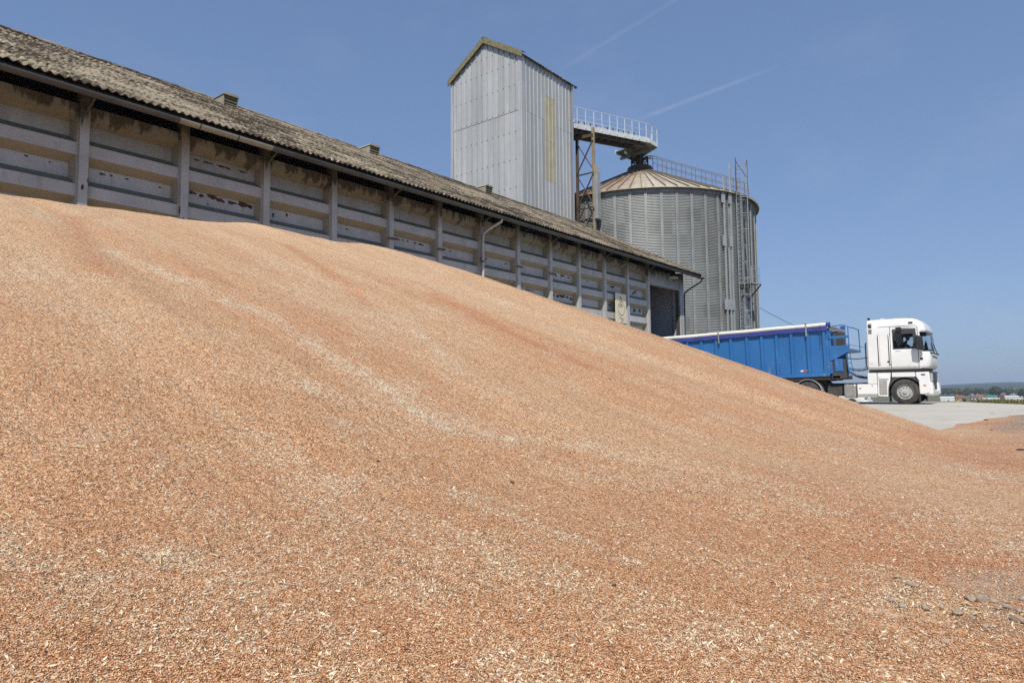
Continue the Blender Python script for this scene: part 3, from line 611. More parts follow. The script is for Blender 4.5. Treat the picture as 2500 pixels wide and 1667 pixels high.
MB().tube([(XR-0.1, GY_, GZ_-0.06), (XR-0.12, GY_+0.04, GZ_-0.22), (36.2, WY-0.25, 6.55), (35.8, WY-0.02, 6.25), (35.8, WY+0.02, 6.0), (35.8, WY+0.02, 0.1)], 0.045, 10).build('downpipe', 'zinc', barn, smooth=True, off=bo)
MB().box(34.0, 34.45, WY-0.25, WY+0.03, 6.86, 6.94).bar((34.22, WY+0.05, 6.9), (34.22, WY+0.05, 7.0), 0.04).build('flood_lamp', 'lens', barn, off=bo)
# louvred dormer vents close below the ridge
for x in (11.85, 18.37, 25.92):
    yv, w2, zb, zt = 22.35, 0.27, 10.86, 11.34; yb_ = RY-0.05
    v = MB().prism([(yv, zb-0.08), (yv, zt), (yb_+0.15, zt), (yb_+0.15, RZ-0.3)], x-w2, x-w2+0.03, 'x').prism([(yv, zb-0.08), (yv, zt), (yb_+0.15, zt), (yb_+0.15, RZ-0.3)], x+w2-0.03, x+w2, 'x')
    v.prism([(x-w2-0.03, zt), (x-w2+0.06, zt+0.09), (x+w2-0.06, zt+0.09), (x+w2+0.03, zt)], yv-0.05, yb_+0.2, 'y').box(x-w2, x+w2, yv-0.03, yv+0.0, zb-0.12, zb)
    vo = v.build('roof_vent', 'vent', barn, off=bo)
    MB().box(x-w2+0.031, x+w2-0.031, yv+0.09, yv+0.11, zb-0.1, zt).build('vent_gap_shade', 'black', vo, off=bo)  # black sheet puts the shade behind the slats into colour
    for k in range(4):
        z = zb+0.07+k*0.115; MB().bar((x-w2+0.03, yv+0.035, z), (x+w2-0.03, yv+0.035, z), 0.075, 0.016, up=(0, 0.5, 1)).build('slat', 'vent', vo, off=bo)
spalls = [(7.8,5.78,.093,.038,1),(8.03,5.76,.06,.039,0),(8.24,5.82,.079,.052,1),(8.37,5.78,.098,.053,1),(8.53,5.74,.108,.044,1),(8.84,5.75,.12,.04,0),(9.16,5.77,.162,.073,1),(9.36,5.75,.05,.055,1),(7.89,6.64,.068,.017,0),(8.17,6.64,.131,.019,0),(8.53,6.64,.117,.022,0),(8.71,6.63,.055,.027,0),(9.11,6.64,.105,.02,0),(8.2,5.58,.019,.019,0),(5.76,5.75,.063,.021,0),(5.95,5.76,.029,.018,0),(6.28,5.76,.042,.015,0),(7.02,5.74,.036,.015,0),(4.32,5.78,.035,.015,0),(4.74,5.76,.014,.017,0),(6.01,4.87,.178,.03,0),(10.45,5.75,.03,.048,0),(10.03,5.66,.029,.066,0),(14.5,5.75,.116,.027,0),(14.76,5.76,.041,.02,0),(14.97,5.76,.042,.02,0),(15.32,5.76,.062,.021,0),(15.57,5.75,.12,.028,0),(23.24,5.76,.124,.05,0),(23.48,5.73,.075,.039,0),(23.99,5.76,.172,.034,0),(24.46,5.73,.062,.03,0),(23.25,4.83,.13,.05,0),(23.58,4.81,.1,.044,0),(23.92,4.85,.27,.06,1),(24.34,4.84,.131,.035,1),(24.62,4.8,.1,.05,0),(28.22,5.76,.24,.04,0),(27.97,4.83,.157,.027,0),(30.51,5.74,.13,.046,0),(30.39,4.8,.129,.09,0),(30.95,4.82,.12,.06,0),(29.88,4.83,.12,.04,0),(30.3,5.66,.07,.06,0),(30.5,3.86,.1,.03,0),(12.5,5.72,.05,.02,0),(17.0,5.74,.04,.02,0),(20.1,5.73,.09,.02,0),(21.6,4.86,.3,.016,0),(26.0,5.75,.08,.02,0)]
SY = WY+0.09+0.21
for x, z, a, b, c in spalls:
    n = 14; ph = random.uniform(0, 9); pts = []
    for k in range(n):
        th = 2*PI*k/n; q = 1+0.22*math.sin(3*th+ph)+0.16*math.sin(5*th+2*ph)+random.uniform(-0.1, 0.1)
        pts.append((x+a*q*math.cos(th), min(z+b*q*math.sin(th), z+0.07)))
    MB().prism(pts, SY-0.012, SY-0.002, 'y').build('spall_patch', 'spall_red' if c else 'spall_dark', barn, off=bo)
for x, z, a, b in ((5.28, 5.28, .03, .06), (5.38, 5.45, .012, .05), (7.36, 5.2, .02, .10), (7.46, 5.0, .012, .05)):
    MB().prism([(x-a, z-b), (x+a*.6, z-b*.8), (x+a, z), (x+a*.4, z+b), (x-a*.7, z+b*.7)], WY-0.006, WY-0.001, 'y').build('spall_patch', 'spall_red', barn, off=bo)
# sign board fixed to the wall
sg_ = empty('sign_board', (28.42, WY-0.05, 3.98), 'tall cream sign board with a circle emblem and handwriting left of the barn door', 'sign'); so_ = sg_.location
MB().box(27.92, 28.93, WY-0.06, WY-0.03, 3.98, 5.41).build('board', 'sign', sg_, off=so_, bevel=0.008)
yk = WY-0.066
def ink(pts, r=0.012): MB().tube([(28.42+u, yk, 3.98+v) for u, v in pts], r, 5).build('ink_mark', 'sign_ink', sg_, off=so_)
ink([(0.33*math.cos(a), 0.72+0.33*math.sin(a)) for a in np.linspace(R(-215), R(35), 26)])
for pts in ([(-0.2, 1.24), (-0.02, 1.2), (0.05, 1.26)], [(-0.06, 1.28), (-0.04, 1.0), (-0.09, 0.9)], [(0.02, 1.2), (0.09, 1.05), (0.2, 0.95)], [(-0.14, 1.1), (-0.1, 0.98)], [(0.0, 1.1), (0.05, 1.0), (0.02, 0.9), (0.1, 0.88)], [(-0.06, 0.87), (0.06, 0.84)]): ink(pts, 0.018)
ink([(-0.17+0.06*math.cos(a), 0.84+0.075*math.sin(a)) for a in np.linspace(R(50), R(310), 10)], 0.012)       # the C of the faded word
for k in range(5): ink([(-0.07+k*0.065, 0.78), (-0.07+k*0.065, 0.88 if k % 2 else 0.84)], 0.009)
ink([(-0.17+k*0.05, 0.27+0.05*math.sin(k*1.9)-k*0.008) for k in range(9)], 0.011)
ink([(-0.02+k*0.045, 0.17+0.045*math.sin(k*2.3+1)-k*0.004) for k in range(7)], 0.011); ink([(-0.1, 0.02), (0.02, 0.07), (0.12, 0.06)], 0.008)

# ================================================================== ELEVATOR TOWER
TX, TY, TW, TL = 30.9, 24.0, 5.8, 5.4; TE, TR = 21.0, 22.75
tow = empty('elevator_tower', (TX+TL/2, TY+TW/2, 0.06), 'tall square elevator tower clad in ribbed pale metal with mossy gable roof', 'tower'); to = tow.location
def top_z(y): return TR-abs(y-(TY+TW/2))*(TR-TE)/(TW/2)
SEAM = 17.65; nl, nr = 13, 14; dl, dr = TW/nl, TL/nr
for k in range(nl):                     # gable face, sheets carry a raised rib on one edge
    y0, y1 = TY+k*dl, TY+(k+1)*dl
    for lo, hi, px in ((6.0, SEAM, 0.0), (SEAM-0.05, None, -0.008)):
        x = TX+px; f0, f1, rbw = y0+0.002, y1-0.002, 0.055
        prof = [(f0, 0), (f0+0.008, -0.06), (f0+rbw-0.008, -0.06), (f0+rbw, 0), ((f0+f1)/2-0.01, 0), ((f0+f1)/2+0.01, -0.008), ((f0+f1)/2+0.04, 0), (f1, 0)]
        vs = []
        for y, dx in prof: vs += [(x+dx, y, lo), (x+dx, y, hi if hi else top_z(y)-0.02)]
        MB().add(vs, [(2*i, 2*i+1, 2*i+3, 2*i+2) for i in range(len(prof)-1)]).build('cladding_sheet', 'clad', tow, off=to)
for k in range(nr):                     # side face towards the yard
    x0, x1 = TX+k*dr, TX+(k+1)*dr
    strip = k in (6, 7, 8)
    cuts = [(6.0, 13.85, 'clad'), (13.8, SEAM-1.2, 'translucent'), (SEAM-1.25, 19.3, 'translucent'), (19.25, None, 'clad')] if strip else [(6.0, SEAM, 'clad'), (SEAM-0.05, None, 'clad')]
    for j, (lo, hi, mt) in enumerate(cuts):
        y = TY-0.006*j; f0, f1 = x0+0.002, x1-0.002
        prof = [(f0, 0), (f0+0.014, -0.045), (f0+0.05, -0.045), (f0+0.064, 0), ((f0+f1)/2, 0), (f1, 0)]
        vs = []
        for xx, dy in prof: vs += [(xx, y+dy, lo), (xx, y+dy, hi if hi else TE-0.05)]
        MB().add(vs, [(2*i, 2*i+1, 2*i+3, 2*i+2) for i in range(len(prof)-1)]).build('skylight_sheet' if mt == 'translucent' else 'cladding_sheet', mt, tow, off=to)
MB().box(TX+0.02, TX+TL-0.02, TY+0.02, TY+TW-0.02, 0.06, TE-0.06).prism([(TY+0.03, TE-0.07), (TY+TW-0.03, TE-0.07), (TY+TW/2, TR-0.12)], TX+0.03, TX+TL-0.03, 'x').build('core', 'galv_dark', tow, off=to)
for (x, y, ex_, ey_) in ((TX, TY, 0.24, 0.24), (TX, TY+TW, 0.16, -0.16), (TX+TL, TY, -0.14, 0.14)):
    for z0, z1 in ((6, 12.9), (12.88, 15.9), (15.88, 19.4), (19.38, 20.95)):
        ox, oy = (-0.058 if ex_ > 0 else 0.058), (-0.058 if ey_ > 0 else 0.058)
        q = 0.004 if z0 in (12.88, 19.38) else 0.0; ox += math.copysign(q, ox); oy += math.copysign(q, oy)
        MB().add([(x+ox, y+ey_, z0), (x+ox, y+oy, z0), (x+ex_, y+oy, z0), (x+ox, y+ey_, z1), (x+ox, y+oy, z1), (x+ex_, y+oy, z1)], [(0, 1, 4, 3), (1, 2, 5, 4)]).build('corner_trim', 'clad', tow, off=to)
sc = MB()
for z in (6.9, 8.4, 9.9, 11.4, 12.9, 14.6, 16.3, 17.66, 19.2, 20.6, 21.6):
    for k in range(1, nl):
        y = TY+k*dl+0.028
        if z < top_z(y)-0.25: sc.box(TX-0.068, TX-0.059, y-0.018, y+0.018, z-0.05, z+0.05)
tag(sc.build('fasteners', 'dark_steel', tow, off=to), kind='stuff')
MB().box(TX-0.012, TX-0.009, TY+0.25, TY+TW-0.2, SEAM-0.065, SEAM-0.045).build('seam_lap', 'dark_steel', tow, off=to)
tm = sheet_mesh(5, 3.45, 'roof_sheet')
tsl = Vector((0, TW/2+0.18, (TR-TE)*(TW/2+0.18)/(TW/2))); tl_ = tsl.length; tsv = tsl/tl_
for side in (0, 1):
    for k in range(7):
        x = TX-0.2+k*sw*0.95
        if side == 0: o = put('roof_sheet', tm, tow, Vector((x, TY-0.18, TE-0.10))-to); o.rotation_euler = (math.atan2(tsv.z, tsv.y), 0, 0)
        else: o = put('roof_sheet', tm, tow, Vector((x+sw, TY+TW+0.18, TE-0.10))-to); o.rotation_euler = (math.atan2(tsv.z, tsv.y), 0, PI)
for s in (-1, 1):
    p = Vector((TX-0.22, TY+TW/2+s*(TW/2+0.2), TE-0.02)); q = Vector((TX-0.22, TY+TW/2, TR+0.13))
    MB().add([p+Vector((0, 0, -0.28)), q+Vector((0, 0, -0.28)), q+Vector((0, 0, 0.1)), p+Vector((0, 0, 0.1)), p+Vector((0.5, 0, 0.1)), q+Vector((0.5, 0, 0.1)), p+Vector((0.06, 0, -0.28)), q+Vector((0.06, 0, -0.28))],
             [(0, 1, 2, 3), (3, 2, 5, 4), (0, 6, 7, 1)]).build('verge_cap', 'moss', tow, off=to)
MB().box(TX-0.24, TX+0.4, TY+TW/2-0.13, TY+TW/2+0.13, TR+0.12, TR+0.26).build('ridge_end', 'moss', tow, off=to, bevel=0.04)
MB().prism([(TY+TW/2-0.3, TR-0.03), (TY+TW/2, TR+0.15), (TY+TW/2+0.3, TR-0.03)], TX+0.4, TX+TL+0.3, 'x').build('ridge_cap', 'moss', tow, off=to)
MB().lathe([(0.001, 0), (0.09, 0), (0.09, 0.12), (0.001, 0.12)], (TX+TL+0.2, TY-0.15, TE-0.12), 12, 'x').build('eave_end', 'dark_steel', tow, smooth=True, off=to)

# ================================================================== SILO
SC = Vector((46.9, 24.68, 0.06)); SR, SE = 8.42, 14.05
silo = empty('grain_silo', SC, 'round corrugated steel grain silo with ribbed conical roof', 'silo')
prof = []; npc = 134
for i in range(npc*5+1): prof.append((SR+0.026*math.cos(2*PI*i/5), SE*i/(npc*5)))
o = MB().lathe(prof, (0, 0, 0), 104, 'z').build('corrugated_wall', 'silo', silo, smooth=False)
o.data.polygons.foreach_set('use_smooth', [True]*len(o.data.polygons))
stm = MB().box(SR+0.018, SR+0.075, -0.085, -0.045, 0, SE).box(SR+0.018, SR+0.075, 0.045, 0.085, 0, SE).box(SR+0.018, SR+0.035, -0.044, 0.044, 0, SE).mesh('stiffener'); stm.materials.append(MT['rib'])
for k in range(52):
    o = put('stiffener', stm, silo, (0, 0, 0)); o.rotation_euler = (0, 0, R(-170.8+k*360/52))
for k in (-170.8, -163.9, -157.0):
    o = MB().box(SR+0.076, SR+0.085, -0.1, 0.1, 0.2, 10.2).build('rusty_stiffener_sleeve', 'rust_steel', silo); o.rotation_euler = (0, 0, R(k+0.6))
MB().lathe([(SR+0.05, SE-0.32), (SR+0.05, SE), (SR-0.1, SE)], (0, 0, 0), 104, 'z').build('eave_ring', 'galv_dark', silo, smooth=True)
CZ = 17.95-0.06; CR = 0.75; RO = SR+0.32; nsl = (CZ-SE+0.05)/(RO-CR); N70 = 70; ha = PI/N70
def rp(r, a, dz=0): return (r*math.cos(a), r*math.sin(a), SE-0.05+(RO-r)*nsl+dz)
pm_ = MB(); pm_.add([rp(RO, -ha), rp(RO, ha), rp(CR, ha), rp(CR, -ha), rp(RO, -ha, -0.05), rp(RO, ha, -0.05)], [(0, 1, 2, 3), (0, 4, 5, 1)])
sa, sb = 0.028/RO, 0.02/CR
pm_2 = MB(); pm_2.add([rp(RO, ha-sa), rp(RO, ha-sa, .10), rp(RO, ha+sa, .10), rp(RO, ha+sa), rp(CR, ha-sb), rp(CR, ha-sb, .06), rp(CR, ha+sb, .06), rp(CR, ha+sb)], [(0, 1, 5, 4), (1, 2, 6, 5), (2, 3, 7, 6), (0, 3, 2, 1)])
seam_me = pm_2.mesh('roof_seam'); seam_me.materials.append(MT['seam']); pmm = pm_.mesh('roof_panel'); pmm.materials.append(MT['silo_roof'])
for k in range(N70):
    o = put('roof_panel', pmm, silo, (0, 0, 0)); o.rotation_euler = (0, 0, k*2*PI/N70)
    put('roof_seam', seam_me, o)
MB().lathe([(0.72, CZ-0.12), (0.98, CZ-0.02), (0.98, CZ+0.22), (0.9, CZ+0.3), (0.45, CZ+0.42), (0.001, CZ+0.42)], (0, 0, 0), 28, 'z').build('roof_collar', 'rust_steel', silo, smooth=True)
nk = MB()
for a in range(4):
    p = Vector((0.62*math.cos(a*PI/2+.5), 0.62*math.sin(a*PI/2+.5), CZ+0.3)); q = Vector((0.62*math.cos((a+1)*PI/2+.5), 0.62*math.sin((a+1)*PI/2+.5), CZ+0.3)); zt = Vector((0, 0, 0.92))
    nk.bar(p, p+zt, 0.09).bar(p+zt*0.1, q+zt*0.55, 0.045).bar(q+zt*0.1, p+zt*0.55, 0.045).bar(p+zt*0.55, q+zt*0.95, 0.045).bar(q+zt*0.55, p+zt*0.95, 0.045)
nk.build('neck_frame', 'dark_steel', silo)
MB().lathe([(SR+0.25, -0.9), (SR+0.25, 0.02), (SR-0.2, 0.02)], (0, 0, 0), 64, 'z').build('foundation', 'concrete', silo)
MB().lathe([(0.3, CZ+0.4), (0.3, CZ+1.25)], (0, 0, 0), 16, 'z').build('inlet_spout', 'dark_steel', silo, smooth=True)
def cyl(a, r, z): return Vector((r*math.cos(R(a)), r*math.sin(R(a)), z))
# caged ladder, platform, wall posts and the stair rails on the cone
LA = -103.2
for s in (-1.6, 1.6): MB().bar(cyl(LA+s, SR+0.28, 0.2), cyl(LA+s, SR+0.28, SE+2.2), 0.045).build('ladder_stringer', 'galv', silo)
rg = MB().bar(cyl(LA-1.6, SR+0.28, 0), cyl(LA+1.6, SR+0.28, 0), 0.028).mesh('rung'); rg.materials.append(MT['galv'])
for k in range(52): put('rung', rg, silo, (0, 0, 0.4+k*0.3))
hp = MB().tube([cyl(LA, SR+0.62, 0)+cyl(LA, 0.36*math.cos(a), 0)+cyl(LA+90, 0.36*math.sin(a), 0) for a in np.linspace(R(-150), R(150), 15)], 0.018, 5).mesh('cage_hoop'); hp.materials.append(MT['galv'])
for k in range(13): put('cage_hoop', hp, silo, (0, 0, 2.6+k*1.1))
for a in (-70, 0, 70):
    b = cyl(LA, SR+0.62, 0)+cyl(LA, 0.36*math.cos(R(a)), 0)+cyl(LA+90, 0.36*math.sin(R(a)), 0); MB().bar(b+Vector((0, 0, 2.6)), b+Vector((0, 0, SE+1.75)), 0.03, 0.012).build('cage_strap', 'galv', silo)
MB().bar(cyl(LA-3.4, SR+0.5, SE), cyl(LA-3.4, SR+0.5, SE+2.3), 0.05).bar(cyl(LA+3.2, SR+0.7, SE-0.4), cyl(LA+3.2, SR+0.7, SE+2.3), 0.05).bar(cyl(LA-3.4, SR+0.5, SE+2.1), cyl(LA+3.2, SR+0.7, SE+1.0), 0.03).build('ladder_head_frame', 'rust_steel', silo)
for a, zt in ((-107.6, SE+2.0), (-112.0, SE+1.0), (-109.6, 10.2)):
    MB().bar(cyl(a, SR+0.13, 0.1), cyl(a, SR+0.13, zt), 0.11).build('wall_post', 'galv', silo)
    for z in (SE-0.5, 10.6, 6.3):
        if z < zt: MB().bar(cyl(a-0.7, SR+0.16, z-0.35), cyl(a-0.7, SR+0.16, z+0.35), 0.34, 0.05, up=cyl(a, 1, 0)).build('post_plate', 'galv', silo)
PZ_ = 7.75
MB().prism([tuple(cyl(-103, SR+0.1, 0).xy), tuple(cyl(-103, SR+1.0, 0).xy), tuple(cyl(-95.5, SR+1.1, 0).xy), tuple(cyl(-95.5, SR+0.1, 0).xy)], PZ_, PZ_+0.06, 'z').build('platform', 'galv', silo)
for a, r in ((-95.5, 1.05), (-102, 0.95)): MB().bar(cyl(a, SR+r, PZ_), cyl(a, SR+0.1, PZ_-1.0), 0.07).build('platform_bracket', 'rust_steel', silo)
pr_ = MB()
for a in (-102.5, -99, -95.8): pr_.bar(cyl(a, SR+1.0, PZ_+0.06), cyl(a, SR+1.0, PZ_+1.15), 0.04)
for z in (0.6, 1.13): pr_.tube([cyl(a, SR+1.0, PZ_+z) for a in (-102.5, -99, -95.8)]+[cyl(-95.8, SR+0.15, PZ_+z)], 0.02, 6)
pr_.build('platform_rail', 'galv', silo)
MB().bar(cyl(-99, SR+0.1, 4.6), cyl(-99, SR+0.1, 7.4), 0.8, 0.06, up=cyl(-99, 1, 0)).build('hatch', 'galv_dark', silo)
RA = -88.0
for s in (-0.4, 0.4):
    def rpt(r, dz): return cyl(RA, r, SE-0.05+(RO-r)*nsl+dz)+cyl(RA+90, s, 0)
    for k in range(10): r = 1.3+k*(SR-1.5)/9; MB().bar(rpt(r, 0), rpt(r, 1.12), 0.035).build('stair_rail_post', 'rail_brown', silo)
    MB().tube([rpt(0.5, 0.9), rpt(1.3, 1.12), rpt(SR-0.2, 1.12), rpt(SR-0.1, 0.3)], 0.024, 6).build('stair_rail', 'rail_brown', silo, smooth=True)
    MB().tube([rpt(1.3, 0.58), rpt(SR-0.2, 0.58)], 0.02, 6).build('stair_rail', 'rail_brown', silo, smooth=True)

# ================================================================== CONVEYOR WALKWAY AND ITS TRESTLE
WA, WB, WC = Vector((36.38, 24.34, 18.27)), Vector((44.8, 22.77, 19.21)), Vector((46.15, 22.75, 19.2))
walk = empty('conveyor_walkway', (41.2, 24.4, 18.7), 'pale railed conveyor walkway bridging the tower and the silo top', 'walkway'); wo = walk.location
dv = (WB-WA).normalized(); nv = Vector((-dv.y, dv.x, 0)).normalized(); WW = 1.75
def slab(a, b, w, z0, z1, n0=0.0):
    vs = [p+nv*n+Vector((0, 0, z)) for p in (a, b) for n in (n0, n0+w) for z in (z0, z1)]
    return vs, [(0, 1, 3, 2), (4, 6, 7, 5), (0, 4, 5, 1), (2, 3, 7, 6), (0, 2, 6, 4), (1, 5, 7, 3)]
wl = (WB-WA).length
for k in range(12):
    a = WA+dv*(wl*k/12+0.01); b = WA+dv*(wl*(k+1)/12-0.01); m = MB(); m.add(*slab(a, b, WW-0.06, 0.16, 0.2, 0.03)); m.build('deck_plate', 'galv_dark', walk, off=wo)
    m = MB(); m.add(*slab(a, b, 0.04, 0.0, 0.33, 0.0)); m.build('fascia_plate', 'white_steel', walk, off=wo)
    m = MB(); c = WA+dv*(wl*k/12); m.bar(c+nv*0.06+Vector((0, 0, 0.05)), c+nv*(WW-0.06)+Vector((0, 0, 0.05)), 0.08, 0.14); m.build('cross_beam', 'dark_steel', walk, off=wo)
for n0 in (0.35, 1.25): m = MB(); m.bar(WA+nv*n0+Vector((0, 0, -0.10)), WB+nv*n0+Vector((0, 0, -0.10)), 0.1, 0.18); m.build('long_beam', 'dark_steel', walk, off=wo)
m = MB(); m.add(*slab(WA, WB, 0.04, -0.05, 0.33, WW-0.04)); m.build('far_fascia', 'galv_dark', walk, off=wo)
m = MB(); m.add(*slab(WA, WB+dv*0.6, 0.75, 0.24, 0.62, 0.5)); m.build('conveyor_casing', 'white_steel', walk, off=wo)
ca = MB()
for k in range(14): c = WA+dv*(0.3+k*0.6)+nv*0.52+Vector((0, 0, 0.6)); ca.box(c.x-0.03, c.x+0.03, c.y-0.05, c.y+0.03, c.z, c.z+0.14)
tag(ca.build('casing_bolts', 'dark_steel', walk, off=wo), kind='stuff')
# end platform over the silo apex
E0, E1, E2, E3 = WB, WC, Vector((47.8, 25.6, 19.2)), Vector((45.3, 25.9, 19.2))
MB().prism([tuple(p.xy) for p in (E0, E1, E2, E3)], 19.36, 19.41, 'z').build('end_deck', 'galv_dark', walk, off=wo)
for p, q in ((E0, E1), (E1, E2), (E2, E3)):
    d_ = (q-p).normalized(); nn = Vector((-d_.y, d_.x, 0))*0.02
    MB().bar(p+Vector((0, 0, 0.17))-nn, q+Vector((0, 0, 0.17))-nn, 0.04, 0.33).build('fascia_plate', 'white_steel', walk, off=wo)
for p, q in ((Vector((45.9, 23.2, 19.08)), Vector((46.2, 26.0, 19.08))), (Vector((47.3, 23.9, 19.08)), Vector((47.6, 25.8, 19.08))), (Vector((45.2, 25.0, 19.08)), Vector((47.9, 24.8, 19.08)))):
    MB().bar(p, q, 0.14, 0.2).build('end_beam', 'galv_dark', walk, off=wo)
def rails(pts, npost):
    L = [0.0]
    for a, b in zip(pts[:-1], pts[1:]): L.append(L[-1]+(b-a).length)
    for k in range(npost):
        s = L[-1]*k/(npost-1); i = max(j for j in range(len(pts)-1) if L[j] <= s+1e-6); p = pts[i].lerp(pts[i+1], (s-L[i])/(L[i+1]-L[i]))
        MB().bar(p+Vector((0, 0, 0.1)), p+Vector((0, 0, 1.42)), 0.04).build('rail_post', 'white_steel', walk, off=wo)
    for z, r in ((1.43, 0.024), (0.9, 0.018)): MB().tube([p+Vector((0, 0, z)) for p in pts], r, 6).build('hand_rail', 'white_steel', walk, off=wo)
rails([WA+nv*-0.03, WB+nv*-0.03, WC, E2], 17); rails([WA+nv*WW, WB+nv*WW], 12)
tr = empty('trestle_tower', (38.0, 24.1, 0.0), 'rusty braced steel trestle holding up the conveyor walkway beside the silo', 'trestle'); tro = tr.location
yl_, yr_ = 24.75, 23.45
def hsec(x, y, z0, z1): return MB().box(x-0.08, x+0.08, y-0.08, y-0.065, z0, z1).box(x-0.08, x+0.08, y+0.065, y+0.08, z0, z1).box(x-0.008, x+0.008, y-0.064, y+0.064, z0, z1)
hsec(38, yl_, -0.7, 18.05).build('leg', 'rust_steel', tr, off=tro); hsec(38, yr_, -0.7, 18.5).build('leg', 'khaki_steel', tr, off=tro)
MB().bar((38, yr_, 17.95), (38, yl_+0.8, 18.1), 0.16, 0.2).build('cap_beam', 'rust_steel', tr, off=tro)
zs = [0.4, 3.0, 5.6, 8.2, 10.6, 13.0, 15.4, 17.7]
for k, (a, b) in enumerate(zip(zs[:-1], zs[1:])):
    MB().bar((37.95, yl_, a+0.1), (37.95, yr_, b-0.1), 0.07, 0.07).build('brace', 'dark_steel', tr, off=tro); MB().bar((38.05, yr_, a+0.1), (38.05, yl_, b-0.1), 0.06, 0.06).build('brace', 'rust_steel', tr, off=tro)
    MB().bar((38, yl_, a), (38, yr_, a), 0.08).build('strut', 'dark_steel', tr, off=tro)
MB().box(37.86, 38.3, yr_-0.34, yr_-0.09, 12.15, 15.3).build('duct', 'galv', tr, off=tro, bevel=0.02)
MB().prism([(yr_-0.34, 15.3), (yr_-0.09, 15.3), (yr_-0.09, 15.9)], 37.86, 38.3, 'x').build('duct_hood', 'khaki_steel', tr, off=tro)

# ================================================================== TRUCK  (local frame: x across, y rearwards, z up)
TXC, TYF = 33.25, 3.75
trk = empty('truck_tractor', (TXC, TYF, 0.06), 'white tractor unit with tall square cab standing on the concrete', 'truck')
HW = 1.25
# cab shell: stacked plan outlines, flat sides, rounded front corners
zl = [1.46, 1.53, 1.62, 1.9, 2.10, 2.17, 2.33, 2.6, 2.86, 2.98, 3.12, 3.26, 3.37, 3.49, 3.57, 3.60]
fr = {1.46: .13, 1.53: .05, 1.62: .02, 1.9: .0, 2.10: .02, 2.17: .05, 2.33: .06, 2.6: .085, 2.86: .11, 2.98: .125, 3.12: .15, 3.26: .2, 3.37: .30, 3.49: .5, 3.57: .72, 3.60: 1.0}
ins = {1.46: .06, 1.53: .015, 3.26: .01, 3.37: .03, 3.49: .06, 3.57: .11, 3.60: .2}
rear = {3.60: 2.30, 3.57: 2.42}
side_y = [2.45, 2.40, 2.0, 1.58, 1.47, 1.05, 0.66, 0.58]
def outline(z):
    hw = HW-ins.get(z, 0.0); f = fr[z]+0.17*max(0.0, 1-max(0.0, z-3.3)/0.3); cr = 0.33; pts = []
    rv = rear.get(z, 2.45)
    for y in side_y: pts.append((-hw, max(min(y, rv), f+cr+0.001*(2.5-y)) if z > 3.3 else min(y, rv)))
    arc = [(-hw+cr-cr*math.cos(a), f+cr-cr*math.sin(a)*1.0) for a in np.linspace(R(8), R(90), 8)]
    pts += arc; pts.append((0.0, f-0.03))
    full = pts + [(-x, y) for x, y in pts[-2::-1]]
    return full
OUT = [outline(z) for z in zl]; nO = len(OUT[0])
def cabfaces(sel):
    m = MB(); vs = []; fs = []
    for i, z in enumerate(zl): vs += [(x, y, z) for x, y in OUT[i]]
    for i in range(len(zl)-1):
        for k in range(nO-1):
            if sel(i, k): fs.append((i*nO+k, i*nO+k+1, (i+1)*nO+k+1, (i+1)*nO+k))
    m.add(vs, fs); return m
iz = {round(z, 2): i for i, z in enumerate(zl)}
def is_sw(i, k):
    kk = min(k, nO-2-k); return iz[2.33] <= i < iz[3.12] and kk in (4, 5)
def is_ws(i, k):
    kk = min(k, nO-2-k); return iz[2.17] <= i < iz[2.98] and kk >= 9
def clean(o):
    bm = bmesh.new(); bm.from_mesh(o.data); bmesh.ops.delete(bm, geom=[v for v in bm.verts if not v.link_faces], context='VERTS'); bm.to_mesh(o.data); bm.free(); return o
sh = cabfaces(lambda i, k: not is_sw(i, k) and not is_ws(i, k))
sh.add([(x, y, 3.60) for x, y in OUT[-1]], [tuple(range(nO))])
n0 = len(sh.v); sh.add([(-HW, 2.45, 1.53), (HW, 2.45, 1.53), (HW, 2.45, 3.26), (-HW, 2.45, 3.26), (1.14, 2.42, 3.58), (-1.14, 2.42, 3.58)], [(0, 1, 2, 3), (3, 2, 4, 5)])
cab = clean(sh.build('cab', 'truck_white', trk, smooth=True))
sol = cab.modifiers.new('thick', 'SOLIDIFY'); sol.thickness = 0.03; sol.offset = 0
clean(cabfaces(is_ws).build('windscreen', 'glass', trk, smooth=True))
clean(cabfaces(lambda i, k: is_sw(i, k) and k < nO/2).build('side_window', 'glass', trk)); clean(cabfaces(lambda i, k: is_sw(i, k) and k > nO/2).build('side_window', 'glass', trk))
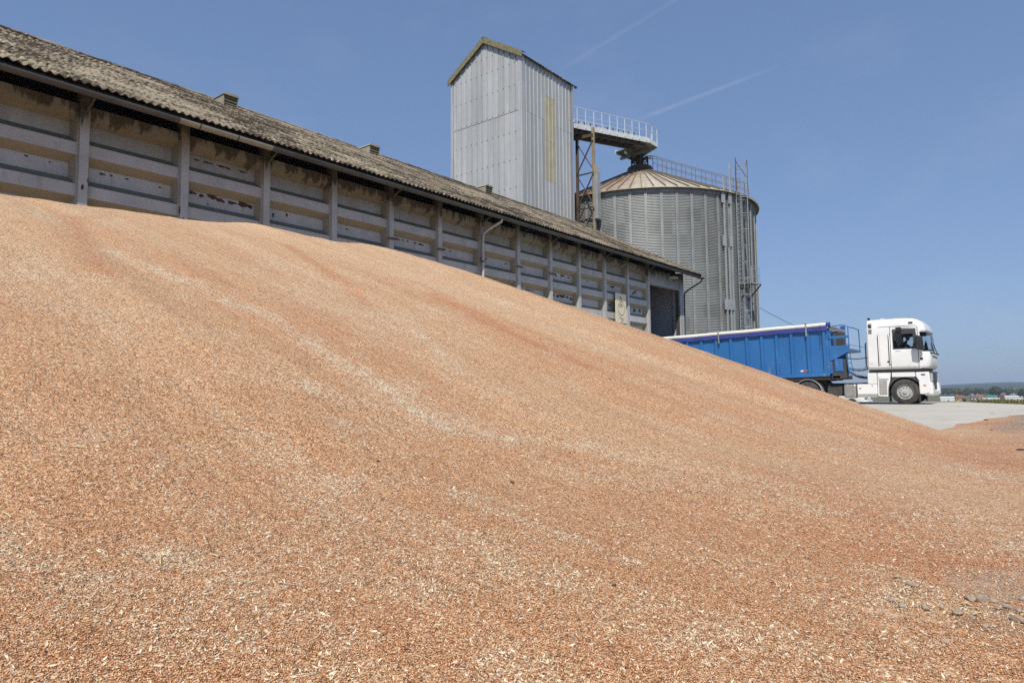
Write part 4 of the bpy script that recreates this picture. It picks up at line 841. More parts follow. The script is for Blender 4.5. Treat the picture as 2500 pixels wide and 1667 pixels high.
for s in (-1, 1):
    x0, x1 = (s*(HW+0.004), s*(HW+0.022)); a, b = min(x0, x1), max(x0, x1)
    fm = MB().box(a, b, 0.64, 1.49, 2.30, 2.345).box(a, b, 0.64, 1.49, 2.93, 3.13).box(a, b, 1.45, 1.49, 2.346, 2.929).box(a, b, 0.62, 0.74, 2.346, 2.929)
    fm.build('window_frame', 'charcoal', trk)
    dm = MB()
    for (p, q) in (((0.57, 1.5), (0.57, 3.24)), ((1.575, 1.5), (1.575, 3.24))): dm.box(a-0.001*s, b-0.014*s if s > 0 else b, p[0]-0.008, p[0]+0.008, p[1], q[1])
    dm.build('door_gap', 'charcoal', trk)
    for y in (2.03, 1.63):
        g = MB().box(a, b, y-0.045, y+0.03, 1.64, 2.95).build('grip_recess', 'black', trk)
        MB().tube([(s*(HW+0.03), y-0.0, 1.66), (s*(HW+0.075), y-0.03, 1.72), (s*(HW+0.075), y-0.03, 2.86), (s*(HW+0.03), y, 2.93)], 0.022, 8).build('grab_bar', 'truck_white', g, smooth=True)
    MB().box(a, b, 1.2, 1.42, 2.21, 2.235).build('door_handle', 'truck_grey', trk)
    MB().box(a, b, 1.6, 1.72, 1.75, 1.82).build('door_lock', 'charcoal', trk)
    MB().box(a, b, 0.42, 0.52, 1.83, 1.92).build('side_marker', 'black', trk)
    mr = MB().prism([(0.34, 2.2), (0.62, 2.26), (0.64, 2.72), (0.56, 2.84), (0.38, 2.78)], s*(HW+0.12), s*(HW+0.38), 'x').build('mirror', 'black', trk, bevel=0.04)
    MB().bar((s*HW, 0.62, 2.78), (s*(HW+0.2), 0.55, 2.74), 0.05).bar((s*HW, 0.6, 2.35), (s*(HW+0.2), 0.52, 2.36), 0.05).build('mirror_arm', 'black', mr)
    MB().box(min(s*(HW+0.1), s*(HW+0.32)), max(s*(HW+0.1), s*(HW+0.32)), 1.12, 1.32, 3.02, 3.2).bar((s*HW, 1.22, 3.22), (s*(HW+0.2), 1.22, 3.16), 0.05).build('kerb_mirror', 'black', trk, bevel=0.03)
    MB().box(a, b, 0.72, 0.88, 3.36, 3.42).build('roof_marker', 'black', trk)
    if s < 0:
        for k in range(9):
            if k == 4: continue
            MB().box(a, b, 2.26, 2.39, 3.0+k*0.05, 3.03+k*0.05).build('vent_slot', 'black', trk)
for s in (-1, 1):
    q = HW-0.004
    MB().box(*sorted((s*q, s*(HW+0.017))), 0.62, 2.02, 3.262, 3.278).build('roof_groove', 'truck_grey', trk)
    MB().box(*sorted((s*q, s*(HW+0.016))), 0.62, 2.40, 1.545, 1.555).build('sill_seam', 'truck_grey', trk)
    for k in range(3): MB().box(*sorted((s*q, s*(HW+0.017))), 2.28+k*0.045, 2.30+k*0.045, 1.70, 1.75-0.012*(k % 2)).build('small_lettering', 'truck_grey', trk)
for k in range(7): MB().box(-0.5+k*0.15, -0.42+k*0.15, 0.125, 0.16, 1.93, 2.0).build('front_lettering', 'truck_grey', trk)
MB().tube([(-1.12, 2.42, 1.5), (-1.12, 2.55, 1.6), (-1.12, 2.55, 2.6), (-1.12, 2.5, 2.62)], 0.03, 8).build('intake_pipe', 'charcoal', trk, smooth=True)
MB().box(-1.15, -1.05, 2.34, 2.42, 3.6, 3.7).build('rear_beacon', 'black', trk)
MB().bar((-0.4, 0.95, 3.6), (-0.4, 0.98, 3.72), 0.015).build('aerial', 'black', trk)
MB().prism([(1.9, 3.58), (1.95, 3.66), (1.75, 3.62)], -1.0, 1.0, 'x').build('roof_fairing', 'truck_white', trk)
MB().tube([(-1.0, 0.2, 2.12), (-0.8, 0.1, 2.1), (0, 0.07, 2.1), (0.8, 0.1, 2.1), (1.0, 0.2, 2.12)], 0.03, 6).build('wiper_rail', 'black', trk)
for x in (-0.5, 0.35): MB().bar((x, 0.1, 2.13), (x-0.35, 0.17, 2.5), 0.02).build('wiper', 'black', trk)
MB().box(-1.0, 1.0, 0.5, 2.4, 1.54, 1.6).box(-0.95, 0.95, 0.35, 0.6, 1.61, 2.15).build('cab_floor', 'interior', trk)
MB().box(-1.215, 1.215, 0.4, 2.42, 1.335, 1.47).build('cab_gap_strip', 'black', trk)
MB().box(-1.18, -1.0, 2.1, 2.44, 1.30, 1.40).build('tilt_bracket', 'black', trk)
for x in (-0.7, 0.65):
    MB().box(x-0.27, x+0.27, 1.15, 1.65, 1.95, 2.15).box(x-0.1, x+0.1, 1.3, 1.5, 1.61, 1.949).prism([(1.55, 2.1), (1.72, 2.12), (1.82, 2.75), (1.68, 2.78)], x-0.25, x+0.25, 'x').build('seat', 'seat_blue', trk, bevel=0.05)
MB().tube([(-0.7+0.22*math.cos(a), 0.72+0.1*math.sin(a), 2.33+0.19*math.sin(a)) for a in np.linspace(0, 2*PI, 18, endpoint=False)], 0.018, 6, True).bar((-0.7, 0.45, 2.1), (-0.7, 0.72, 2.33), 0.05).build('steering_wheel', 'black', trk)
# lower body
for s in (-1, 1):
    a, b = sorted((s*HW, s*(HW-0.5)))
    MB().prism([(0.26, 0.46), (0.45, 0.42), (0.60, 0.42), (0.62, 0.98), (0.72, 1.16), (0.72, 1.33), (0.23, 1.33), (0.20, 0.75)], a, b, 'x').build('front_corner', 'truck_white', trk, bevel=0.04)
    MB().prism([(0.735, 1.14), (1.58, 1.14), (1.58, 1.33), (0.735, 1.33)], a, b, 'x').build('upper_wing', 'truck_white', trk, bevel=0.01)
    arch = [(1.12+0.60*math.cos(t_), 0.52+0.60*math.sin(t_)) for t_ in np.linspace(R(20), R(160), 15)]
    MB().prism(arch+[(0.60, 0.75), (0.64, 1.0), (0.74, 1.13), (1.57, 1.13), (1.64, 0.95), (1.70, 0.72)], *sorted((s*(HW-0.01), s*(HW-0.45))), 'x').build('wheel_arch', 'charcoal', trk)
    MB().prism([(1.62, 1.33), (2.13, 1.33), (2.14, 0.34), (1.76, 0.32), (1.74, 0.7), (1.66, 0.98)], *sorted((s*(HW-0.03), s*(HW-0.35))), 'x').build('step_box', 'truck_white', trk, bevel=0.02)
    MB().box(*sorted((s*(HW+0.005), s*(HW-0.028))), 1.7, 2.08, 1.06, 1.22).build('step_tread', 'truck_white', trk, bevel=0.02)
    for z0 in (0.42, 0.73):
        sb_ = MB().box(*sorted((s*(HW-0.012), s*(HW-0.03))), 1.78, 2.07, z0, z0+0.28).build('step_grille', 'truck_grey', trk)
        for k in range(5): MB().box(*sorted((s*(HW-0.005), s*(HW-0.0115))), 1.80, 2.04, z0+0.03+k*0.05, z0+0.055+k*0.05).build('step_slot', 'lamp_glass', sb_)
    MB().box(*sorted((s*HW, s*(HW-0.4))), 2.15, 2.50, 0.87, 1.33).build('battery_box', 'truck_white', trk, bevel=0.02)
    MB().box(*sorted((s*(HW+0.0), s*(HW-0.4))), 2.15, 2.92, 0.42, 0.86).build('side_skirt', 'truck_white', trk, bevel=0.02)
    MB().box(*sorted((s*(HW-0.01), s*(HW-0.39))), 2.15, 2.92, 0.30, 0.415).build('skirt_edge', 'truck_grey', trk)
    MB().box(*sorted((s*(HW+0.002), s*(HW+0.01))), 2.76, 2.85, 0.66, 0.70).build('side_marker', 'orange', trk)
    MB().box(*sorted((s*(HW+0.002), s*(HW+0.01))), 0.36, 0.46, 0.76, 0.80).build('side_marker', 'orange', trk)
    MB().box(*sorted((s*(HW+0.002), s*(HW+0.01))), 0.38, 0.52, 1.2, 1.25).build('corner_intake', 'black', trk)
    tk = MB().box(*sorted((s*(HW-0.02), s*(HW-0.62))), 2.97, 3.47, 0.27, 0.86).build('fuel_tank', 'alu', trk, bevel=0.07)
    for y in (3.08, 3.36): MB().box(*sorted((s*(HW-0.012), s*(HW-0.6))), y-0.02, y+0.02, 0.262, 0.868).build('tank_strap', 'galv_dark', tk, bevel=0.02)
    MB().box(*sorted((s*0.84, s*1.12)), 0.15, 0.3, 0.95, 1.28).build('headlight', 'lamp_glass', trk, bevel=0.02)
    MB().prism([(0.12, 0.42), (0.42, 0.40), (0.32, 0.72), (0.18, 0.95), (0.13, 0.7)], *sorted((s*0.7, s*1.20)), 'x').build('bumper_horn', 'truck_white', trk, bevel=0.04)
    MB().box(*sorted((s*(HW-0.1), s*(HW-0.45))), 0.62, 0.66, 0.12, 0.5).build('mud_flap', 'black', trk); MB().box(*sorted((s*(HW-0.1), s*(HW-0.45))), 1.7, 1.73, 0.1, 0.6).build('mud_flap', 'black', trk)
MB().bar((-1.253, 2.33, 0.74), (-1.253, 2.33, 0.83), 0.006, 0.02).bar((-1.253, 2.33, 0.82), (-1.253, 2.36, 0.8), 0.006, 0.018).build('number_one', 'black', trk)
MB().box(-1.18, 1.18, 0.21, 0.6, 0.5, 1.36).build('grille', 'charcoal', trk, bevel=0.04)
MB().box(-1.15, 1.15, 0.13, 0.45, 0.36, 0.6).build('front_bumper', 'truck_white', trk, bevel=0.06)
MB().box(-0.43, -0.33, 0.4, 5.9, 0.62, 0.92).box(0.33, 0.43, 0.4, 5.9, 0.62, 0.92).box(-0.6, 0.6, 2.6, 3.9, 0.45, 0.85).box(-0.33, 0.33, 1.0, 2.4, 0.55, 1.3).bar((-0.5, 4.9, 0.55), (0.5, 4.9, 0.55), 0.3).box(-0.9, 0.9, 3.6, 4.2, 0.35, 0.8).box(-0.7, 0.7, 2.5, 2.9, 0.86, 0.93).build('chassis', 'dark_steel', trk)
MB().prism([(4.3, 0.93), (5.5, 0.93), (5.7, 1.02), (5.5, 1.12), (4.5, 1.12)], -0.5, 0.5, 'x').build('fifth_wheel', 'dark_steel', trk)
def wheel(parent, x, y, r, wd, s, name='wheel', nuts=10, rimm='rim'):
    w_ = MB().lathe([(r*0.58, 0), (r*0.62, 0.0), (r*0.93, 0.015), (r, 0.05), (r, wd-0.05), (r*0.93, wd), (r*0.58, wd), (r*0.58, 0)], (0, 0, 0), 36, 'x').mesh('wheel', True); w_.materials.append(MT['rubber'])
    o = put(name, w_, parent, (x, y, r)); o.rotation_euler = (0, 0, PI if s > 0 else 0); w_.set_sharp_from_angle(angle=R(40))
    rm = MB().lathe([(r*0.585, 0.0), (r*0.56, 0.01), (r*0.53, 0.09), (r*0.42, 0.07), (r*0.40, 0.03), (r*0.16, 0.025), (r*0.14, -0.02), (0.001, -0.025)], (0, 0, 0), 30, 'x').build('rim', rimm, o, smooth=True)
    if nuts:
        nm = MB()
        for k in range(nuts): a = 2*PI*k/nuts; nm.lathe([(0.022, 0.03), (0.018, 0.0), (0.001, -0.005)], (0, r*0.34*math.cos(a), r*0.34*math.sin(a)), 6, 'x')
        nm.build('wheel_nuts', 'galv_dark', o)
    return o
for s in (-1, 1):
    wheel(trk, s*(HW-0.02), 1.12, 0.525, 0.32, s); wheel(trk, s*(HW-0.04), 4.95, 0.51, 0.58, s)
    MB().lathe([(0.60, 0.0), (0.60, 0.62)], (s*(HW-0.01)-(0.62 if s > 0 else 0), 4.95, 0.51), 18, 'x', R(-8), R(188)).lathe([(0.575, 0.0), (0.60, 0.0)], (s*(HW-0.01), 4.95, 0.51), 18, 'x', R(-8), R(188)).build('rear_mudguard', 'truck_grey', trk, smooth=True)

# driver, seen as a dark figure in the cab
def skin_body(name, verts, edges, mat, parent=None):
    me = bpy.data.meshes.new(name); me.from_pydata([v[:3] for v in verts], edges, []); me.materials.append(MT[mat]); o = put(name, me, parent)
    o.modifiers.new('skin', 'SKIN'); sk = me.skin_vertices[0].data
    for i, v in enumerate(verts): sk[i].radius = (v[3], v[4] if len(v) > 4 else v[3]); sk[i].use_root = (i == 0)
    ss = o.modifiers.new('sub', 'SUBSURF'); ss.levels = ss.render_levels = 2
    return o
dr_ = skin_body('person', [(0, 0.42, 0.10, .16, .14), (0, 0.36, 0.32, .17, .12), (0, 0.24, 0.50, .18, .12), (0, 0.17, 0.58, .07), (0, 0.12, 0.66, .055),
                           (-.2, 0.2, 0.50, .065), (-.24, 0.0, 0.34, .048), (-.14, -0.24, 0.40, .036), (.2, 0.2, 0.50, .065), (.24, 0.0, 0.34, .048), (.14, -0.24, 0.40, .036),
                           (-.1, 0.2, 0.07, .085), (-.13, -0.08, 0.07, .06), (-.13, -0.12, -0.30, .045), (.1, 0.2, 0.07, .085), (.13, -0.08, 0.07, .06), (.13, -0.12, -0.30, .045)],
                [(0, 1), (1, 2), (2, 3), (3, 4), (2, 5), (5, 6), (6, 7), (2, 8), (8, 9), (9, 10), (0, 11), (11, 12), (12, 13), (0, 14), (14, 15), (15, 16)], 'jacket')
dr_.location = (TXC-0.62, TYF+0.93, 0.06+2.02); tag(dr_, 'driver in dark clothing leaning forward inside the white truck cab', 'person')
hd = MB()
for i in range(9):
    pass
hd.lathe([(0.001, -0.125), (0.05, -0.115), (0.07, -0.06), (0.082, 0.0), (0.083, 0.05), (0.06, 0.1), (0.001, 0.122)], (0, 0.09, 0.775), 14, 'z')
hd.prism([(0.0, 0.76), (-0.025, 0.745), (0.01, 0.79)], -0.014, 0.014, 'x').box(-0.092, -0.08, 0.08, 0.11, 0.75, 0.80).box(0.08, 0.092, 0.08, 0.11, 0.75, 0.80)
hd.build('head', 'skin', dr_, smooth=True)
MB().lathe([(0.075, 0.02), (0.09, 0.05), (0.068, 0.11), (0.001, 0.135)], (0, 0.10, 0.775), 14, 'z').build('hair', 'hair', dr_, smooth=True)
for s in (-1, 1): MB().lathe([(0.001, -0.004), (0.012, 0), (0.001, 0.004)], (s*0.03, 0.012, 0.79), 8, 'y').build('eye', 'black', dr_)
for s in (-1, 1):
    c = Vector((s*0.14, -0.25, 0.40)); h_ = MB().bar(c, c+Vector((0, -0.07, 0.03)), 0.075, 0.03)
    for k in range(4): q = c+Vector((s*(0.028-k*0.018), -0.07, 0.03)); h_.tube([q, q+Vector((0, -0.03, 0.005)), q+Vector((0, -0.035, -0.025)), q+Vector((0, -0.015, -0.035))], 0.009, 6)
    q = c+Vector((-s*0.035, -0.03, 0.02)); h_.tube([q, q+Vector((-s*0.025, -0.03, 0.0)), q+Vector((-s*0.02, -0.05, -0.02))], 0.01, 6); h_.build('hand', 'skin', dr_)

# ================================================================== TRAILER
trl = empty('tipper_trailer', (TXC, TYF, 0.06), 'long blue tipper semi-trailer with rolled white tarpaulin along its top edge', 'trailer')
trl.rotation_euler = (R(-1.45), 0, 0)
F0, F1, ZB, ZT = 3.95, 13.3, 1.33, 3.47
bx = MB().add([(-1.2, F0, ZB+0.12), (1.2, F0, ZB+0.12), (1.2, F1, ZB+0.12), (-1.2, F1, ZB+0.12), (-1.2, F0, ZT), (1.2, F0, ZT), (1.2, F1, ZT), (-1.2, F1, ZT)], [(0, 3, 2, 1), (0, 1, 5, 4), (1, 2, 6, 5), (2, 3, 7, 6), (3, 0, 4, 7)])
bo_ = bx.build('box', 'trailer_blue', trl); sd_ = bo_.modifiers.new('thick', 'SOLIDIFY'); sd_.thickness = 0.04
for s in (-1, 1):
    MB().box(*sorted((s*1.19, s*1.27)), F0, F1, ZB, ZB+0.14).build('bottom_rail', 'trailer_blue', trl, bevel=0.01)
    for y in (4.03, 4.72, 5.43, 6.1, 6.78, 7.48, 8.26, 9.0, 9.76, 10.5, 11.22, 11.95, 12.65, 13.2):
        MB().prism([(s*1.203, y), (s*1.275, y+0.015), (s*1.275, y+0.13), (s*1.203, y+0.20)], ZB+0.141, ZT-0.02, 'z').build('side_rib', 'trailer_blue', trl)
    tb = MB()
    ny = 36
    for k in range(ny+1):
        y = F0-0.02+(F1-F0)*k/ny; d = 0.006*math.sin(k*1.7); tb.add([(s*(1.24), y, ZT+0.14), (s*(1.31+d), y, ZT+0.10), (s*(1.32+d), y, ZT-0.10-0.012*math.sin(k*2.1))], [])
    tb.f = [(3*k+j, 3*k+j+1, 3*k+j+4, 3*k+j+3) for k in range(ny) for j in (0, 1)]
    tp = tb.build('tarpaulin_hem', 'tarp_blue', trl, smooth=True)
    MB().tube([(s*1.27, F0-0.14, ZT+0.16), (s*1.27, F0+0.02, ZT+0.16)], 0.095, 14).build('roll_end_cap', 'tarp_blue', trl, smooth=True)
    if s < 0: MB().tube([(s*1.27, y, ZT+0.16+0.006*math.sin(y*2.3)) for y in np.linspace(F0+0.02, F1, 24)], 0.085, 14).build('tarpaulin_roll', 'tarp_white', trl, smooth=True)
    for y in (4.72+0.1, 8.9, 12.6): MB().box(*sorted((s*1.28, s*1.37)), y-0.03, y+0.03, ZT-0.32, ZT+0.3).build('roll_stop', 'galv_dark', trl, bevel=0.01)
    MB().box(*sorted((s*1.33, s*1.345)), 4.22, 4.24, ZT-0.75, ZT+0.2).build('lashing_strap', 'charcoal', trl)
    MB().prism([(4.84, ZB+0.29), (4.93, ZB+0.33), (4.93, ZB+0.31), (5.2, ZB+0.32), (5.2, ZB+0.25), (4.93, ZB+0.27), (4.93, ZB+0.25)][::-1], *sorted((s*1.2005, s*1.206)), 'x').build('arrow_decal', 'tarp_white', trl)
    MB().prism([(4.87, ZB+0.29), (4.94, ZB+0.315), (5.08, ZB+0.31), (5.08, ZB+0.27), (4.94, ZB+0.265)], *sorted((s*1.2065, s*1.21)), 'x').build('arrow_decal', 'red', trl)
    MB().box(*sorted((s*1.2, s*1.215)), 4.95, 5.1, ZB-0.07, ZB-0.03).build('side_marker', 'red', trl)
    MB().box(*sorted((s*0.42, s*0.52)), 4.1, F1, ZB-0.2, ZB+0.0).box(*sorted((s*1.0, s*1.19)), 4.0, 6.2, ZB-0.14, ZB-0.01).build('chassis_rail', 'dark_steel', trl)
    MB().bar((s*0.9, 6.9, ZB-0.15), (s*0.9, 6.9, 0.45), 0.12).box(*sorted((s*0.78, s*1.02)), 6.78, 7.02, 0.4, 0.44).build('landing_leg', 'dark_steel', trl)
    for y in (10.4, 11.6, 12.8): wo_ = wheel(trl, s*1.24, y, 0.5, 0.36, s); wo_.location.z = 0.5+0.026*y
for y in (10.4, 11.6, 12.8): MB().bar((-1.0, y, 0.5+0.026*y), (1.0, y, 0.5+0.026*y), 0.14).build('axle', 'dark_steel', trl)
MB().box(-0.5, 0.5, 4.2, 5.6, ZB-0.2, ZB-0.0).box(-1.0, 1.0, 3.95, 4.1, ZB-0.18, ZB).build('kingpin_plate', 'dark_steel', trl)
# front bulkhead, ram, maintenance platform with rails and ladder
MB().box(-0.22, 0.22, 3.5, 3.9, ZB-0.1, 2.5).box(-0.15, 0.15, 3.55, 3.85, 2.5, 3.35).build('tipping_ram', 'dark_steel', trl, bevel=0.03)
MB().box(-1.15, -1.0, 3.3, 3.9, ZB-0.12, 2.05).box(-1.15, 1.1, 3.55, 3.93, ZB-0.14, ZB+0.02).box(-0.95, -0.7, 3.4, 3.8, ZB+0.05, 2.3).build('hydraulic_box', 'charcoal', trl, bevel=0.02)
MB().box(-1.18, -1.05, 3.42, 3.75, ZB+0.2, ZB+0.75).box(-1.18, -1.1, 3.85, 3.95, ZB+0.1, ZT-0.1).build('front_panel', 'trailer_blue', trl, bevel=0.01)
MB().prism([(3.1, 2.50), (3.93, 2.50), (3.93, 2.38), (3.1, 2.40)], -1.2, 1.0, 'x').prism([(3.1, 2.4), (3.93, 2.38), (3.93, 2.0), (3.75, 2.05)], -1.2, -1.17, 'x').build('platform', 'trailer_blue', trl)
MB().box(-1.19, -1.16, 3.1, 3.93, 2.505, 2.66).build('toe_board', 'trailer_blue', trl)
MB().box(-1.21, -1.16, 3.1, 3.93, 2.97, 3.09).build('mid_rail', 'trailer_blue', trl, bevel=0.01)
MB().tube([(-1.18, 3.9, 3.52), (-1.18, 3.4, 3.56), (-1.18, 3.2, 3.52), (-1.18, 3.12, 3.45), (-1.18, 3.12, 2.5)], 0.022, 8).tube([(0.9, 3.12, 2.5), (0.9, 3.12, 3.45), (0.0, 3.12, 3.47), (-1.18, 3.12, 3.45)], 0.022, 8).tube([(-1.18, 3.24, 2.5), (-1.18, 3.24, 3.5)], 0.02, 6).build('guard_rail', 'trailer_blue', trl, smooth=True)
MB().box(-1.1, -0.6, 3.6, 3.93, 3.3, 3.46).box(-1.15, 1.15, 3.8, 3.94, ZT-0.1, ZT+0.1).build('front_hood', 'alu', trl, bevel=0.02)
ld = MB().bar((-1.15, 3.13, 2.42), (-1.15, 3.03, 1.36), 0.03).bar((-1.15, 3.27, 2.42), (-1.15, 3.19, 1.36), 0.03).build('ladder', 'trailer_blue', trl)
for k in range(4): MB().bar((-1.15, 3.13-0.03*k, 2.12-0.26*k), (-1.15, 3.26-0.03*k, 2.12-0.26*k), 0.028).build('rung', 'trailer_blue', ld)
def coil(p, q, sag, r, turns, name):
    p, q = Vector(p), Vector(q); pts = []; n = turns*10
    for i in range(n+1):
        s_ = i/n; c = p.lerp(q, s_)+Vector((0, 0, -sag*4*s_*(1-s_))); a = 2*PI*turns*s_; pts.append(c+Vector((r*math.cos(a), 0, r*math.sin(a))))
    MB().tube(pts, 0.012, 5).build(name, 'black', trl, smooth=True)
coil((-0.8, 3.45, 1.75), (-0.8, 2.47, 1.62), 0.12, 0.055, 20, 'coiled_hose'); coil((-0.65, 3.45, 1.68), (-0.65, 2.47, 1.25), 0.18, 0.06, 18, 'coiled_hose'); coil((-0.5, 3.45, 1.6), (-0.5, 2.5, 1.2), 0.1, 0.05, 16, 'coiled_hose')
MB().tube([(-0.9, 3.6, 2.12), (-0.9, 3.3, 2.08), (-0.9, 2.9, 2.03), (-0.9, 2.46, 2.06)], 0.022, 6).build('supply_hose', 'black', trl, smooth=True)

# ================================================================== PARKED CAR behind the truck
car = empty('parked_car', (42.45, 8.25, -0.45), 'small white car half hidden behind the truck chassis', 'car')
def body_sec(y):                       # half width, sill, belt
    return np.interp(y, [0, .12, .5, 3.5, 3.95, 4.05], [.55, .72, .82, .83, .76, .62]), np.interp(y, [0, .3, 3.7, 4.05], [.34, .2, .2, .36]), np.interp(y, [0, .1, .9, 1.1, 3.3, 3.9, 4.05], [.58, .68, .86, .9, .95, .92, .7])
m = MB(); ys = np.linspace(0, 4.05, 24); vs = []
for y in ys:
    hw, s0, b0 = body_sec(y); vs += [(-hw*.92, y, s0), (-hw, y, (s0+b0)/2), (-hw*.95, y, b0-.03), (-hw*.6, y, b0+.02), (hw*.6, y, b0+.02), (hw*.95, y, b0-.03), (hw, y, (s0+b0)/2), (hw*.92, y, s0)]
fs = [(i*8+k, i*8+(k+1) % 8, (i+1)*8+(k+1) % 8, (i+1)*8+k) for i in range(23) for k in range(8)]+[tuple(range(8)), tuple(23*8+k for k in range(8))]
m.add(vs, fs); m.build('body', 'truck_white', car, smooth=True)
gh = [(1.05, .92), (1.75, 1.40), (3.1, 1.42), (3.75, .96)]
MB().add([(s*.72, y, z) if z < 1 else (s*.56, y, z) for s in (-1, 1) for y, z in gh], [(0, 1, 2, 3), (7, 6, 5, 4), (0, 4, 5, 1), (2, 6, 7, 3)]).build('window_glass', 'pane_dark', car)
MB().add([(s*.58, y, z) for s in (-1, 1) for y, z in ((1.72, 1.41), (2.4, 1.46), (3.12, 1.43))], [(0, 1, 4, 3), (1, 2, 5, 4)]).build('roof', 'truck_white', car, smooth=True)
for s in (-1, 1):
    for y in (0.75, 3.25):
        wheel(car, s*0.85, y, 0.31, 0.2, s, nuts=0)
    MB().box(*sorted((s*0.42, s*0.7)), -0.01, 0.1, 0.6, 0.7).build('headlight', 'lamp_glass', car, bevel=0.02)
    MB().box(*sorted((s*0.45, s*0.62)), 4.0, 4.07, 0.65, 0.8).build('tail_light', 'red', car)
    MB().box(*sorted((s*0.84, s*1.0)), 1.3, 1.45, 0.95, 1.05).build('wing_mirror', 'truck_white', car, bevel=0.02)
MB().box(-0.72, 0.72, -0.05, 0.25, 0.28, 0.5).build('bumper', 'truck_white', car, bevel=0.05)

# ================================================================== SMALL THINGS ON THE GROUND
st = [(2.91,.5,.022),(2.82,.44,.024),(2.6,.47,.015),(2.56,.43,.018),(2.59,.37,.02),(2.64,.33,.014),(2.59,.28,.022),(2.77,.26,.026),(2.77,.23,.03),(2.8,.205,.022),(2.75,.16,.016),(2.72,.18,.012),(2.73,.13,.018),(2.62,.13,.024),(2.27,.28,.016),(2.54,.35,.012),(2.5,.2,.014),(2.86,.3,.013),(2.45,.4,.010),(2.68,.42,.012),(2.9,.12,.02),(3.0,.05,.022),(2.83,.05,.016),(2.55,.05,.014)]
def lump(seed):
    r_ = random.Random(seed); bm = bmesh.new(); bmesh.ops.create_icosphere(bm, subdivisions=2, radius=1.0)
    k = [Vector((r_.gauss(0, 1), r_.gauss(0, 1), r_.gauss(0, 1))).normalized() for _ in range(7)]; dd = [r_.uniform(0.5, 0.9) for _ in k]
    for v in bm.verts:
        f = 1.0
        for n, d in zip(k, dd):
            t_ = v.co.normalized().dot(n)
            if t_ > 0.01: f = min(f, d/t_)
        v.co *= f
    me = bpy.data.meshes.new('pebble'); bm.to_mesh(me); bm.free(); me.materials.append(MT['stone']); return me
lm = [lump(i) for i in range(5)]
for i, (x, y, r) in enumerate(st):
    z = float(surf(np.array([x]), np.array([y]))[0]); o = put('pebble', lm[i % 5], None, (x, y, z+r*0.3)); r *= .8; o.scale = (r*random.uniform(.9, 1.5), r*random.uniform(.6, 1.1), r*random.uniform(.5, .75)); o.rotation_euler = (0, 0, random.uniform(0, 6))
    tag(o, 'pale rounded pebble in the stony patch at the lower right', 'pebble', 'pebbles in the stony patch')
straws = [((.71,2.8),(.72,2.74),'pale straw at the left edge of the heap'),((.97,2.2),(.94,2.13),'thick upright straw in the pale chaff at lower left'),((1.09,2.12),(1.1,2.09),'thin short straw right of the thick one at lower left'),((2.71,.28),(2.7,.25),'bright yellow straw among the pebbles, the upper one'),((2.58,.24),(2.63,.22),'bright yellow straw among the pebbles, the lower one'),((1.06,3.27),(1.11,3.23),'lone straw on the left middle of the heap'),((2.1,8.35),(2.23,8.46),'pale straw high up on the heap at far left'),((1.72,2.98),(1.75,2.93),'short straw near the middle of the heap slope'),((3.17,.3),(3.12,.27),'brown straw above the dusty bare patch'),((2.59,1.09),(2.56,1.03),'thin straw low on the heap left of the pebbles')]
for (ax, ay), (bx_, by_), lb in straws:
    za, zb = surf(np.array([ax, bx_]), np.array([ay, by_])); m = MB().tube([(ax, ay, za+.006), ((ax+bx_)/2, (ay+by_)/2, (za+zb)/2+.009), (bx_, by_, zb+.006)], 0.0026, 6)
    o = m.build('straw', 'straw', None, smooth=True, off=(ax, ay, za)); o.location = (ax, ay, za); tag(o, lb, 'straw', 'loose straws on the grain')
clods = [((21.9, 1.35), .07, 'long dark clod where the spilled grain meets the concrete'), ((17.6, 1.2), .035, 'flat dark clod on the spilled grain nearer than the long one'), ((13.5, .85), .022, 'small dark clod in the middle of the gravel'), ((9.5, .34), .035, 'black lump at the right edge of the spilled grain'), ((1.94, 1.15), .008, 'black seed lump low in the middle of the heap'), ((2.25, 2.7), .011, 'dark seed lump on the left centre of the heap slope'), ((2.79, 2.26), .012, 'dark seed lump in the centre of the heap slope')]
for (x, y), r, lb in clods:
    z = float(surf(np.array([x]), np.array([y]))[0]); o = put('dirt_clod', lm[int(x*7) % 5].copy(), None, (x, y, z+r*0.2)); o.data.materials[0] = MT['spall_dark']; o.scale = (r*1.0, r*1.3, r*.45); tag(o, lb, 'clod', 'dark clods')

# cable from the silo to a pole behind the truck
pole = empty('utility_pole', (74, 10.8, float(terrain(np.array([74.]), np.array([10.8]))[0])), 'wooden cable pole standing behind the truck cab', 'pole')
MB().lathe([(0.14, 0), (0.10, 5.9), (0.001, 5.9)], (0, 0, 0), 10, 'z').build('shaft', 'wood_pole', pole, smooth=True); MB().bar((0, -0.5, 5.6), (0, 0.5, 5.6), 0.09, 0.1).build('cross_arm', 'wood_pole', pole)
p0 = SC+cyl(-72, SR+0.08, 6.6); p1 = Vector((74, 10.8, 5.6+pole.location.z)); pts = [p0.lerp(p1, s_)+Vector((0, 0, -1.1*4*s_*(1-s_))) for s_ in np.linspace(0, 1, 24)]
cb_ = MB().tube(pts, 0.016, 5).build('overhead_cable', 'cable', None, off=p0); cb_.location = p0; tag(cb_, 'thin black cable strung from the silo towards the truck cab', 'cable')

